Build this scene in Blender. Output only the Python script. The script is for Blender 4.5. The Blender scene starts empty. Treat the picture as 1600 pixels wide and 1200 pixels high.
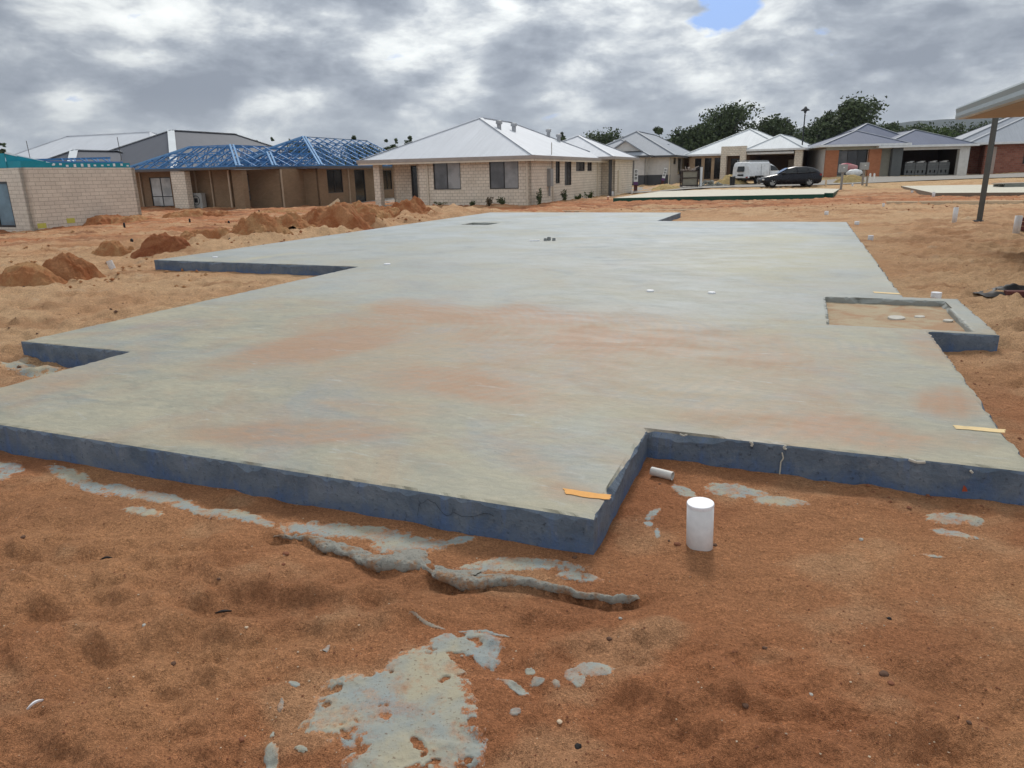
import bpy, bmesh, math, random
import numpy as np
from mathutils import Vector, Matrix
random.seed(7)
C = bpy.context.scene.collection
# ------------------------------------------------------------------ camera
CF, CH = 1113.0, 1.55
PT, RL = math.atan(328.6/1113), math.atan(68/3359)
cam = bpy.data.cameras.new('camera'); cam_o = bpy.data.objects.new('camera', cam); C.objects.link(cam_o)
cam.sensor_width = 36; cam.lens = 36*CF/1600; cam.clip_start = 0.05; cam.clip_end = 9000
cr, sr, ps, pc = math.cos(RL), math.sin(RL), math.sin(PT), math.cos(PT)
fwd = Vector((0, pc, -ps)); r0 = Vector((1, 0, 0)); u0 = Vector((0, ps, pc))
right = r0*cr - u0*sr; up = u0*cr + r0*sr
cam_o.matrix_world = Matrix(((right.x, up.x, -fwd.x, 0), (right.y, up.y, -fwd.y, 0), (right.z, up.z, -fwd.z, CH), (0, 0, 0, 1)))
bpy.context.scene.camera = cam_o
# ------------------------------------------------------------------ sun, sky, exposure
SUN_EL, SUN_AZ = math.radians(43), math.radians(12)      # azimuth from +Y towards +X
S = bpy.context.scene
sun = bpy.data.lights.new('sun', 'SUN'); sun.energy = 2.1; sun.angle = math.radians(10); sun.color = (1, .96, .9)
sun_o = bpy.data.objects.new('sun', sun); C.objects.link(sun_o)
sdir = Vector((math.sin(SUN_AZ)*math.cos(SUN_EL), math.cos(SUN_AZ)*math.cos(SUN_EL), math.sin(SUN_EL)))
sun_o.rotation_euler = sdir.to_track_quat('Z', 'Y').to_euler()
S.view_settings.view_transform = 'Standard'; S.view_settings.look = 'None'
S.view_settings.exposure = 0.0; S.view_settings.gamma = 1

class NT:
    """small node-tree helper"""
    def __init__(s, tree): s.t = tree; s.n = tree.nodes; s.l = tree.links
    def new(s, typ, **kw):
        n = s.n.new(typ)
        for k, v in kw.items(): setattr(n, k, v)
        return n
    def put(s, sock, v):
        if hasattr(v, 'is_output') or isinstance(v, bpy.types.NodeSocket): s.l.new(v, sock)
        elif isinstance(v, (tuple, list)) and len(v) == 3 and sock.type == 'RGBA': sock.default_value = (*v, 1)
        else: sock.default_value = v
    def math(s, op, a, b=0.0, c=0.0, clamp=False):
        n = s.new('ShaderNodeMath', operation=op, use_clamp=clamp)
        s.put(n.inputs[0], a); s.put(n.inputs[1], b)
        if op == 'MULTIPLY_ADD': s.put(n.inputs[2], c)
        return n.outputs[0]
    def vmath(s, op, a, b=(0, 0, 0)):
        n = s.new('ShaderNodeVectorMath', operation=op); s.put(n.inputs[0], a); s.put(n.inputs[1], b)
        return n.outputs['Value'] if op in ('DOT_PRODUCT', 'LENGTH') else n.outputs[0]
    def noise(s, vec, scale, detail=4, rough=.55, dist=0, lac=2.0):
        n = s.new('ShaderNodeTexNoise'); s.put(n.inputs['Vector'], vec)
        n.inputs['Scale'].default_value = scale; n.inputs['Detail'].default_value = detail
        n.inputs['Roughness'].default_value = rough; n.inputs['Distortion'].default_value = dist; n.inputs['Lacunarity'].default_value = lac
        return n.outputs['Fac']
    def ramp(s, f, stops):
        n = s.new('ShaderNodeValToRGB'); s.put(n.inputs[0], f)
        e = n.color_ramp.elements
        for i, (p, c) in enumerate(stops):
            el = e[i] if i < 2 else e.new(p)
            el.position = p
        for i, (p, c) in enumerate(sorted(stops, key=lambda t: t[0])):
            e[i].color = (*c, 1) if isinstance(c, (tuple, list)) else (c, c, c, 1)
        return n.outputs[0]
    def mix(s, f, a, b, mode='MIX'):
        n = s.new('ShaderNodeMix', data_type='RGBA', blend_type=mode)
        s.put(n.inputs[0], f); s.put(n.inputs[6], a); s.put(n.inputs[7], b)
        return n.outputs[2]
    def mapr(s, v, a, b, c, d, clamp=True):
        n = s.new('ShaderNodeMapRange', clamp=clamp)
        s.put(n.inputs[0], v)
        for i, x in enumerate((a, b, c, d)): n.inputs[i+1].default_value = x
        return n.outputs[0]
    def mapping(s, vec, scale=(1, 1, 1), loc=(0, 0, 0), rot=(0, 0, 0)):
        n = s.new('ShaderNodeMapping'); s.put(n.inputs[0], vec)
        n.inputs['Scale'].default_value = scale; n.inputs['Location'].default_value = loc; n.inputs['Rotation'].default_value = rot
        return n.outputs[0]

def ray(px, py):
    x = px-800; y = py-600
    a = (x*cr-y*sr)/CF; b = (x*sr+y*cr)/CF
    return a, pc-b*ps, -(ps+b*pc)

W = bpy.data.worlds.new('World'); S.world = W; W.use_nodes = True
nt = NT(W.node_tree); W.node_tree.nodes.clear()
tc = nt.new('ShaderNodeTexCoord').outputs['Generated']
sky = nt.new('ShaderNodeTexSky', sky_type='NISHITA', sun_disc=False)
sky.sun_elevation = SUN_EL; sky.sun_rotation = SUN_AZ; sky.air_density = 1.2; sky.dust_density = 1.0
sep = nt.new('ShaderNodeSeparateXYZ'); nt.put(sep.inputs[0], tc); dz = sep.outputs[2]
# cloud deck seen in perspective: flattened towards the horizon
cmb = nt.new('ShaderNodeCombineXYZ')
nt.put(cmb.inputs[0], sep.outputs[0]); nt.put(cmb.inputs[1], sep.outputs[1]); nt.put(cmb.inputs[2], nt.math('MULTIPLY', dz, 2.3))
pv = nt.vmath('ADD', cmb.outputs[0], (3.1, 1.7, .4))
n1 = nt.noise(pv, 5.2, 12, .60, .10)
n2 = nt.noise(nt.vmath('ADD', cmb.outputs[0], (7.7, 9.2, 2)), 10.5, 8, .52, .35)
n3 = nt.noise(nt.vmath('ADD', cmb.outputs[0], (1.7, 5.2, 8)), 2.0, 3, .5)
def glow(px, py, w):
    d = Vector(ray(px, py)).normalized()
    dot = nt.vmath('DOT_PRODUCT', nt.vmath('NORMALIZE', tc), tuple(d))
    return nt.mapr(dot, math.cos(w), 1.0, 0, 1)
cl = nt.math('ADD', nt.math('MULTIPLY', n1, .68), nt.math('MULTIPLY', n2, .32))
cl = nt.math('ADD', cl, nt.math('MULTIPLY_ADD', n3, .35, -.175))
for gx, gy, gw, ga in [(1060, 75, .22, .035), (1250, 30, .25, .01), (520, 240, .2, .05), (130, 185, .2, .05), (640, 205, .14, .05), (1480, 130, .25, .03), (560, 110, .12, -.05),
                       (200, 30, .35, -.045), (760, 20, .16, -.05), (1050, 130, .12, -.02), (900, 60, .14, -.04), (1560, 20, .2, -.04), (830, 150, .18, .02)]:
    cl = nt.math('ADD', cl, nt.math('MULTIPLY', glow(gx, gy, gw), ga))
ccol = nt.ramp(cl, [(.39, (.24, .27, .32)), (.455, (.33, .365, .415)), (.50, (.45, .485, .525)), (.535, (.59, .62, .64)), (.575, (.74, .77, .77)), (.66, (.96, .98, .96))])
blue = nt.mapr(nt.math('ADD', nt.math('MULTIPLY_ADD', n2, 2.2, -1.1), nt.math('ADD', nt.math('MULTIPLY', glow(1128, 0, .055), .78), nt.math('MULTIPLY', glow(1285, 72, .05), .18))), .42, .62, 0, 1)
skyc = nt.vmath('MULTIPLY', sky.outputs[0], (.11, .11, .11))
skyc = nt.mix(.85, skyc, (.19, .34, .70))
col = nt.mix(blue, ccol, skyc)
# pale band low over the horizon, brighter deck overhead (overcast skies are ~2-3x brighter at the zenith)
col = nt.mix(nt.mapr(dz, 0, .10, .45, 0), col, (.56, .60, .61))
gain = nt.mapr(dz, .24, .75, 1.0, 1.1)
gl = nt.math('MULTIPLY', glow(900, -900, .9), .5)
gain = nt.math('ADD', gain, gl)
gain = nt.math('ADD', gain, nt.mapr(sep.outputs[1], .25, -.6, 0, .40))   # added fill: unseen sky behind camera brightened to lift shaded walls, like front-lit clouds
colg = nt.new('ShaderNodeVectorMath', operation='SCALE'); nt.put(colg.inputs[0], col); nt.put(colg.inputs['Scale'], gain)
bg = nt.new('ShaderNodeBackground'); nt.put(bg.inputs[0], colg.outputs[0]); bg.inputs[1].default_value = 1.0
wo = nt.new('ShaderNodeOutputWorld'); nt.l.new(bg.outputs[0], wo.inputs[0])

# ------------------------------------------------------------------ geometry helpers
def pz(px, py, z):
    a, dy, dd = ray(px, py); t = (z-CH)/dd; return (a*t, dy*t, z)
def pY(px, py, Y):
    a, dy, dd = ray(px, py); t = Y/dy; return (a*t, Y, CH+dd*t)
def proj(x, y, z):                       # numpy friendly
    d = y*pc-(z-CH)*ps; u = y*ps+(z-CH)*pc
    a = x/d*CF; b = -u/d*CF
    return 800+a*cr+b*sr, 600-a*sr+b*cr
TH = math.radians(21.867)
Bv = (math.sin(TH), math.cos(TH)); Av = (math.cos(TH), -math.sin(TH))
def xy(u, v): return (u*Av[0]+v*Bv[0], u*Av[1]+v*Bv[1])

def _h(ix, iy, seed):
    n = (ix.astype(np.int64)*374761393 + iy.astype(np.int64)*668265263 + seed*974634777) & 0xffffffff
    n = ((n ^ (n >> 13))*1274126177) & 0xffffffff
    return ((n ^ (n >> 16)) & 0xffff)/65535.0
def vn(x, y, seed=0):
    x = np.asarray(x, float); y = np.asarray(y, float)
    ix = np.floor(x); iy = np.floor(y); fx = x-ix; fy = y-iy
    fx = fx*fx*fx*(fx*(fx*6-15)+10); fy = fy*fy*fy*(fy*(fy*6-15)+10)
    a = _h(ix, iy, seed); b = _h(ix+1, iy, seed); c = _h(ix, iy+1, seed); d = _h(ix+1, iy+1, seed)
    return (a*(1-fx)+b*fx)*(1-fy)+(c*(1-fx)+d*fx)*fy
def fbm(x, y, seed=0, o=4, g=.5):
    s = 0; a = 1; t = 0
    x = np.asarray(x, float); y = np.asarray(y, float)
    for i in range(o):
        s = s+a*(vn(x*.8+y*.6, -x*.6+y*.8, seed+i*17)*2-1); t += a; a *= g; x = x*2.03+11.3; y = y*2.03+5.7
    return s/t
def sst(a, b, x):
    t = np.clip((x-a)/(b-a), 0, 1); return t*t*(3-2*t)

CP = [(x, y, 0.0) for x in range(-9, 11, 3) for y in range(0, 28, 4)]
CP += [(-14, 14, -.12), (-20, 20, -.25), (-20.6, 31, -.5), (-19.1, 38, -.42), (-30, 35, -.6), (-14, 33, -.25), (-7, 33, -.12), (-20, 46, -.4),
       (-14, 55, -.5), (-8, 42, -.3), (-3, 40, -.2), (1.2, 40.6, -.18), (7.6, 55, -.15), (6, 34, -.1), (9, 44, -.12), (12, 71, .22), (19, 44, -.14),
       (19, 58, .15), (19, 77, .38), (26, 67, .36), (26, 48, .0), (30, 68, .72), (41, 68, .62), (48, 68, .8), (42, 50, .35), (24, 32, .03),
       (13, 19.4, .06), (20, 20, .1), (16, 12, .06), (0, 120, .6), (60, 120, 1.5), (-60, 120, -.4), (-50, 60, -.7), (80, 70, 1.1), (0, 70, .0), (22, 62, .2), (-30, 70, -.5)]
CP = np.array(CP, float)
def base(x, y):
    x = np.asarray(x, float); y = np.asarray(y, float)
    num = 0; den = 0
    for cx, cy, cz in CP:
        w = 1.0/((x-cx)**2+(y-cy)**2+6.0)**2
        num = num+w*cz; den = den+w
    return num/den
def uvof(x, y): return x*Av[0]+y*Av[1], x*Bv[0]+y*Bv[1]
LIP = [(425, 838), (470, 842), (505, 858), (545, 868), (575, 884), (605, 892), (640, 889), (665, 893), (700, 909), (735, 921), (770, 912), (830, 915), (880, 925), (930, 937), (965, 942), (1003, 934)]
lipw = [pz(a, b, 0)[:2] for a, b in LIP]
def lipdist(x, y):
    best = np.full(np.shape(x), 9.0); side = np.zeros(np.shape(x))
    for (ax, ay), (bx, by) in zip(lipw[:-1], lipw[1:]):
        dx, dy = bx-ax, by-ay; L2 = dx*dx+dy*dy
        t = np.clip(((x-ax)*dx+(y-ay)*dy)/L2, 0, 1)
        d = np.hypot(x-ax-t*dx, y-ay-t*dy); sg = np.sign(dx*(y-ay)-dy*(x-ax))
        m = d < best; best = np.where(m, d, best); side = np.where(m, sg, side)
    return best, side
FLAT = [pz(600, 1120, 0)[:2]+(.34,), pz(690, 1040, 0)[:2]+(.26,), pz(925, 1050, 0)[:2]+(.12,), pz(560, 835, 0)[:2]+(.3,), pz(820, 882, 0)[:2]+(.25,), pz(220, 780, 0)[:2]+(.35,), pz(1180, 775, 0)[:2]+(.3,)]
def height(x, y, fine=True):
    x = np.asarray(x, float); y = np.asarray(y, float)
    z = base(x, y)
    u, v = uvof(x, y)
    # distance outside the slab footprint (rough), to keep its foot level
    near = np.minimum(np.maximum(np.maximum(-5.2-u, u-1.2), np.maximum(2.5-v, v-25.5)), np.maximum(np.maximum(-11-u, u-1.2), np.maximum(9.7-v, v-25.5)))
    k = .25+.75*sst(.05, .6, near)
    road = sst(0, 2.5, np.abs(y-(61+.02*x))-3.0)
    k = k*(.15+.85*road)
    for fx, fy, fr in FLAT: k = k*(1-.85*np.exp(-(((x-fx)**2+(y-fy)**2)/fr**2)**1.5))
    z = z+k*.045*fbm(x/.38, y/.34, 25, 3)*sst(1.6, 2.6, u)*sst(4, 6, y)*(1-sst(26, 30, y))
    z = z+k*(.042*fbm(x/.42, y/.26, 3, 3)+.072*fbm(x/.17+y*.4, y/.12, 9, 4)+.022*np.abs(fbm(x/.8+y*.3, y/.35, 19, 3)))
    # soft old footprints
    c = np.clip(vn(x/.33, y/.33, 44)-.55, 0, 1)
    z = z-k*.055*c
    z = z+k*.07*fbm(x/2.4, y/2.4, 21, 3)*sst(6, 16, y)+k*.03*fbm(x/.7, y/.5, 23, 3)*sst(4, 7, y)
    # wheel ruts on the left lot and by the kerb
    lf = sst(-5.5, -9, u-np.maximum(0, 0))*sst(12, 18, v)
    z = z+lf*(.14*fbm(u/1.1, v/7, 31, 4)+.10*fbm(x/.8, y/.8, 37, 4))
    bd = sst(-11.1, -11.9, u)*(1-sst(-14, -17, -(-u)) if False else sst(-17, -14, u))*sst(10.5, 12.5, v)*(1-sst(27, 30, v))
    z = z+bd*(.12+.30*np.abs(fbm(x/1.1, y/1.1, 131, 5, .6))+.10*fbm(x/.35, y/.35, 133, 3))
    rr = sst(31, 34, y)*(1-sst(44, 56, y))
    z = z+rr*(.07*fbm(x/3.5, y/.9, 51, 4))
    if fine:
        d, sd = lipdist(x, y)
        z = z+np.where(sd < 0, -.016, .006)*np.exp(-(d/.03)**2)-np.where(sd < 0, .008, 0)*np.exp(-(d/.16)**2)
    return z
def gz(x, y): return float(height(np.array([x]), np.array([y]))[0])
def gp(px, py):
    z = 0.0
    for _ in range(12):
        p = pz(px, py, z); z = .5*z+.5*float(base(np.array([p[0]]), np.array([p[1]]))[0])
    return p[0], p[1], gz(p[0], p[1])

MATS = {}
def mat(name, col, rough=.8, spec=.3, metal=0.0, build=None):
    if name in MATS: return MATS[name]
    m = bpy.data.materials.new(name); m.use_nodes = True
    t = NT(m.node_tree); b = m.node_tree.nodes['Principled BSDF']
    b.inputs['Roughness'].default_value = rough; b.inputs['Specular IOR Level'].default_value = spec; b.inputs['Metallic'].default_value = metal
    tcn = t.new('ShaderNodeTexCoord')
    if build: build(t, b, tcn, col)
    else:   # every plain material gets a little grime and tone variation
        o = tcn.outputs['Object']
        n = t.noise(o, 3.0, 5, .6); n_ = t.noise(o, 45, 3, .6)
        f = t.mapr(t.math('ADD', t.math('MULTIPLY', n, .7), t.math('MULTIPLY', n_, .3)), .3, .7, .82, 1.12)
        v = t.new('ShaderNodeVectorMath', operation='SCALE'); t.put(v.inputs[0], col); t.put(v.inputs['Scale'], f)
        t.l.new(v.outputs[0], b.inputs['Base Color'])
        t.put(b.inputs['Roughness'], t.mapr(n, .3, .7, max(0, rough-.08), min(1, rough+.08)))
    MATS[name] = m; return m
def bump(t, b, h, strength=.3, dist=.01, normal=None):
    n = t.new('ShaderNodeBump'); n.inputs['Strength'].default_value = strength; n.inputs['Distance'].default_value = dist
    t.put(n.inputs['Height'], h); t.l.new(n.outputs[0], b.inputs['Normal']); return n

def brickmat(name, c1, c2, mortar, bw, bh, ms=.010, off=.5):
    def bd(t, b, tcn, col):
        uv = tcn.outputs['UV']
        br = t.new('ShaderNodeTexBrick'); br.offset = off
        wob = t.noise(tcn.outputs['Object'], 2.2, 3); 
        t.put(br.inputs['Vector'], uv)
        br.inputs['Scale'].default_value = 1; br.inputs['Brick Width'].default_value = bw; br.inputs['Row Height'].default_value = bh
        br.inputs['Mortar Size'].default_value = ms; br.inputs['Mortar Smooth'].default_value = .3; br.inputs['Bias'].default_value = 0
        t.put(br.inputs['Color1'], c1); t.put(br.inputs['Color2'], c2); t.put(br.inputs['Mortar'], mortar)
        st = t.noise(t.mapping(uv, (1, 1, 1)), 1.1, 6, .65); st2 = t.noise(uv, 14, 3, .6)
        f = t.mapr(t.math('ADD', t.math('MULTIPLY', st, .6), t.math('MULTIPLY', st2, .4)), .3, .7, .80, 1.14)
        v = t.new('ShaderNodeVectorMath', operation='SCALE'); t.l.new(br.outputs[0], v.inputs[0]); t.put(v.inputs['Scale'], f)
        t.l.new(v.outputs[0], b.inputs['Base Color'])
        bump(t, b, t.math('SUBTRACT', 1.0, br.outputs['Fac']), .5, .008)
    return mat(name, c1, .9, .2, 0, bd)
def roofmat(name, col, rough=.62, pitch=.076):
    def bd(t, b, tcn, c):
        uv = tcn.outputs['UV']
        s = t.new('ShaderNodeSeparateXYZ'); t.put(s.inputs[0], uv)
        w = t.math('SINE', t.math('MULTIPLY', s.outputs[0], 2*math.pi/(pitch*3)))
        seam = t.math('SINE', t.math('MULTIPLY', s.outputs[0], 2*math.pi/.76))
        seam = t.mapr(seam, .96, 1, 0, .05)
        n = t.noise(uv, .9, 5, .6); n2 = t.noise(t.mapping(uv, (8, .6, 1)), 1, 4, .6)
        f = t.math('SUBTRACT', t.mapr(t.math('ADD', t.math('MULTIPLY', n, .5), t.math('MULTIPLY', n2, .5)), .3, .7, .88, 1.08), seam)
        v = t.new('ShaderNodeVectorMath', operation='SCALE'); t.put(v.inputs[0], c); t.put(v.inputs['Scale'], f)
        t.l.new(v.outputs[0], b.inputs['Base Color'])
        bump(t, b, w, .14, .012)
    return mat(name, col, rough, .15, 0, bd)

class MB:
    def __init__(s): s.v = []; s.f = []; s.m = []
    def poly(s, pts, m=0):
        i = len(s.v); s.v += [tuple(p) for p in pts]; s.f.append(tuple(range(i, i+len(pts)))); s.m.append(m)
    def box(s, x0, x1, y0, y1, z0, z1, m=0):
        i = len(s.v)
        s.v += [(x, y, z) for z in (z0, z1) for x, y in ((x0, y0), (x1, y0), (x1, y1), (x0, y1))]
        for f in ((3, 2, 1, 0), (4, 5, 6, 7), (0, 1, 5, 4), (1, 2, 6, 5), (2, 3, 7, 6), (3, 0, 4, 7)): s.f.append(tuple(i+k for k in f)); s.m.append(m)
    def bar(s, a, b, w, h=None, m=0):
        """square bar from a to b"""
        h = h or w; a = Vector(a); b = Vector(b); d = (b-a)
        if d.length < 1e-6: return
        d.normalize(); upv = Vector((0, 0, 1)) if abs(d.z) < .9 else Vector((0, 1, 0))
        x = d.cross(upv).normalized(); y = x.cross(d)
        i = len(s.v)
        for p in (a, b):
            for sx, sy in ((-1, -1), (1, -1), (1, 1), (-1, 1)): s.v.append(tuple(p+x*sx*w/2+y*sy*h/2))
        for f in ((0, 1, 2, 3), (7, 6, 5, 4), (0, 4, 5, 1), (1, 5, 6, 2), (2, 6, 7, 3), (3, 7, 4, 0)): s.f.append(tuple(i+k for k in f)); s.m.append(m)
    def tube(s, pts, r, n=10, caps=True, m=0):
        rings = []; P = [Vector(p) for p in pts]
        rs = r if isinstance(r, (list, tuple)) else [r]*len(P)
        for k, p in enumerate(P):
            d = (P[min(k+1, len(P)-1)]-P[max(k-1, 0)])
            if d.length < 1e-6: d = Vector((0, 0, 1))
            d.normalize(); upv = Vector((0, 0, 1)) if abs(d.z) < .9 else Vector((0, 1, 0))
            x = d.cross(upv).normalized(); y = d.cross(x)
            i = len(s.v); rings.append(i)
            for j in range(n):
                a = 2*math.pi*j/n; s.v.append(tuple(p+x*math.cos(a)*rs[k]+y*math.sin(a)*rs[k]))
        for i0, i1 in zip(rings[:-1], rings[1:]):
            for j in range(n): s.f.append((i0+j, i0+(j+1) % n, i1+(j+1) % n, i1+j)); s.m.append(m)
        if caps:
            s.f.append(tuple(rings[0]+j for j in reversed(range(n)))); s.m.append(m)
            s.f.append(tuple(rings[-1]+j for j in range(n))); s.m.append(m)
    def lathe(s, prof, n=20, cx=0, cy=0, m=0):
        i0 = len(s.v)
        for r, z in prof:
            for j in range(n):
                a = 2*math.pi*j/n; s.v.append((cx+r*math.cos(a), cy+r*math.sin(a), z))
        for k in range(len(prof)-1):
            for j in range(n):
                a, b = i0+k*n+j, i0+k*n+(j+1) % n; s.f.append((a, b, b+n, a+n)); s.m.append(m)
    def prism(s, poly, y0, y1, axis='y', m=0, sc=1.0):
        """poly in (a, z) extruded along the other horizontal axis"""
        i = len(s.v); n = len(poly)
        for yy in (y0, y1):
            for a, z in poly: s.v.append((a, yy, z) if axis == 'y' else (yy, a, z))
        s.f.append(tuple(i+k for k in range(n))); s.f.append(tuple(i+n+k for k in reversed(range(n)))); s.m += [m, m]
        for k in range(n): s.f.append((i+(k+1) % n, i+k, i+n+k, i+n+(k+1) % n)); s.m.append(m)
    def wall(s, p0, p1, z0, z1, th=.11, holes=(), m=0):
        p0 = Vector(p0); p1 = Vector(p1); d = p1-p0; L = d.length; d.normalize(); n = Vector((d.y, -d.x))
        xs = sorted(set([0, L]+[c for h in holes for c in h[:2]])); zs = sorted(set([z0, z1]+[c for h in holes for c in h[2:]]))
        xs = [a for a in xs if 0 <= a <= L]; zs = [a for a in zs if z0 <= a <= z1]
        def solid(i, j):
            if i < 0 or j < 0 or i >= len(xs)-1 or j >= len(zs)-1: return False
            cx = (xs[i]+xs[i+1])/2; cz = (zs[j]+zs[j+1])/2
            return not any(h[0] < cx < h[1] and h[2] < cz < h[3] for h in holes)
        def P(a, z, k): q = p0+d*a-n*(th*k); return (q.x, q.y, z)
        for i in range(len(xs)-1):
            for j in range(len(zs)-1):
                if not solid(i, j): continue
                a, b, c, e = xs[i], xs[i+1], zs[j], zs[j+1]
                s.poly([P(a, c, 0), P(b, c, 0), P(b, e, 0), P(a, e, 0)], m)
                s.poly([P(b, c, 1), P(a, c, 1), P(a, e, 1), P(b, e, 1)], m)
                if not solid(i-1, j): s.poly([P(a, c, 1), P(a, c, 0), P(a, e, 0), P(a, e, 1)], m)
                if not solid(i+1, j): s.poly([P(b, c, 0), P(b, c, 1), P(b, e, 1), P(b, e, 0)], m)
                if not solid(i, j-1): s.poly([P(a, c, 1), P(b, c, 1), P(b, c, 0), P(a, c, 0)], m)
                if not solid(i, j+1): s.poly([P(a, e, 0), P(b, e, 0), P(b, e, 1), P(a, e, 1)], m)
    def build(s, name, m, parent=None, smooth=False, bevel=0, loc=None, rot=0):
        me = bpy.data.meshes.new(name); me.from_pydata(s.v, [], s.f); me.update()
        ml = m if isinstance(m, (list, tuple)) else [m]
        for q in ml: me.materials.append(q)
        if len(ml) > 1: me.polygons.foreach_set('material_index', s.m)
        uv = me.uv_layers.new(name='UVMap').data
        for p in me.polygons:
            nx, ny, nz = p.normal
            for li in p.loop_indices:
                c = me.vertices[me.loops[li].vertex_index].co
                if abs(nz) > .98: uv[li].uv = (c.x, c.y)
                elif abs(nx) > abs(ny): uv[li].uv = (c.y, c.z)
                else: uv[li].uv = (c.x, c.z)
        if smooth: me.polygons.foreach_set('use_smooth', [True]*len(me.polygons))
        o = bpy.data.objects.new(name, me); C.objects.link(o)
        if parent: o.parent = parent
        if loc is not None: o.location = loc
        if rot: o.rotation_euler.z = rot
        if bevel:
            b = o.modifiers.new('bevel', 'BEVEL'); b.width = bevel; b.segments = 2; b.limit_method = 'ANGLE'; b.angle_limit = math.radians(40)
        return o
def thing(name, label, cat, loc=(0, 0, 0), rot=0, group=None):
    o = bpy.data.objects.new(name, None); C.objects.link(o); o.location = loc; o.rotation_euler.z = rot
    o['label'] = label; o['category'] = cat; o.empty_display_size = .2
    if group: o['group'] = group
    return o
def tag(o, label, cat, group=None, kind=None):
    if label: o['label'] = label
    if cat: o['category'] = cat
    if group: o['group'] = group
    if kind: o['kind'] = kind
    return o
def copy_tree(o, parent=None):
    c = o.copy(); C.objects.link(c); c.parent = parent
    for ch in [q for q in C.objects if q.parent == o]: copy_tree(ch, c)
    return c
def grid(name, X, Y, Z, m, parent=None, smooth=True, attrs=None):
    r, c = X.shape
    me = bpy.data.meshes.new(name)
    co = np.stack([X, Y, Z], -1).reshape(-1, 3)
    i = np.arange(r*c).reshape(r, c)
    q = np.stack([i[:-1, :-1], i[:-1, 1:], i[1:, 1:], i[1:, :-1]], -1).reshape(-1, 4)
    me.vertices.add(len(co)); me.vertices.foreach_set('co', co.ravel())
    me.loops.add(q.size); me.loops.foreach_set('vertex_index', q.ravel().astype(np.int32))
    me.polygons.add(len(q)); me.polygons.foreach_set('loop_start', np.arange(0, q.size, 4, dtype=np.int32))
    me.update(calc_edges=True)
    if smooth: me.polygons.foreach_set('use_smooth', [True]*len(q))
    me.materials.append(m)
    for k, a in (attrs or {}).items():
        at = me.color_attributes.new(k, 'FLOAT_COLOR', 'POINT')
        buf = np.ones((r*c, 4), np.float32); buf[:, :a.shape[-1]] = a.reshape(r*c, -1); at.data.foreach_set('color', buf.ravel())
    me.validate()
    o = bpy.data.objects.new(name, me); C.objects.link(o)
    if parent: o.parent = parent
    return o

# ------------------------------------------------------------------ ground
def ell(px, py, cx, cy, rx, ry, ang=0, soft=1.0):
    a = math.radians(ang); dx = px-cx; dy = py-cy
    e = np.hypot((dx*math.cos(a)+dy*math.sin(a))/rx, (-dx*math.sin(a)+dy*math.cos(a))/ry)
    return 1-e
def ground_col(x, y):
    z = np.zeros_like(x)
    RED = np.array((.335, .135, .062)); ORA = np.array((.41, .205, .10)); TAN = np.array((.52, .345, .20)); YEL = np.array((.52, .38, .20)); DRK = np.array((.17, .062, .030)); PAL = np.array((.50, .38, .26)); GRS = np.array((.12, .12, .05))
    def lerp(a, b, t): return a*(1-t[..., None])+b*t[..., None]
    n = fbm(x/1.3, y/1.3, 61, 4); n2 = fbm(x/.35, y/.25, 67, 4); n3 = fbm(x/5, y/5, 71, 3)
    c = np.ones(x.shape+(3,))*ORA
    c = lerp(c, RED, np.clip(.38+n*1.5, 0, 1)*.85)
    c = lerp(c, TAN, np.clip(sst(.15, .6, n2+n*.4), 0, 1)*.30)
    c = lerp(c, DRK, np.clip(sst(.0, .55, fbm(x/.7+4, y/.4, 81, 5)), 0, 1)*.28)
    u, v = uvof(x, y)
    far = sst(3.5, 7.5, y)
    c = lerp(c, TAN, far*np.clip(.80+n*.8, 0, 1)*.85); c = lerp(c, ORA*.72, far*sst(.10, .45, fbm(x/1.6, y/.5, 83, 5))*.6)
    # red disturbed fill on the left lot and the track behind the slab
    lf = sst(16, 20, y+x*.15)*sst(-5, -8, x)
    lf = np.maximum(lf, sst(30.5, 32, y)*(1-sst(44, 47, y)))
    tr = np.clip(.70+1.6*fbm(x/5, y/.9, 91, 5), 0, 1)
    c = lerp(c, RED*1.15, lf*tr*.9); c = lerp(c, DRK, lf*sst(.1, .4, fbm(x/3, y/.5, 92, 5))*.7)
    yl = sst(62, 66, y)*(1-sst(90, 100, y))
    c = lerp(c, YEL, yl*np.clip(.6+n3*1.4, 0, 1))
    c = lerp(c, YEL*.95, sst(50, 54, y)*(1-sst(62, 66, y))*sst(2, 6, x)*.45*np.clip(.6+n3, 0, 1))
    c = lerp(c, GRS, sst(100, 130, y))
    c = c*1.10
    c = lerp(c, PAL, sst(.45, .62, fbm(x/.9, y/.5, 97, 5))*.5*sst(2.5, 5, y)*(1-lf))
    return c
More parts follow.
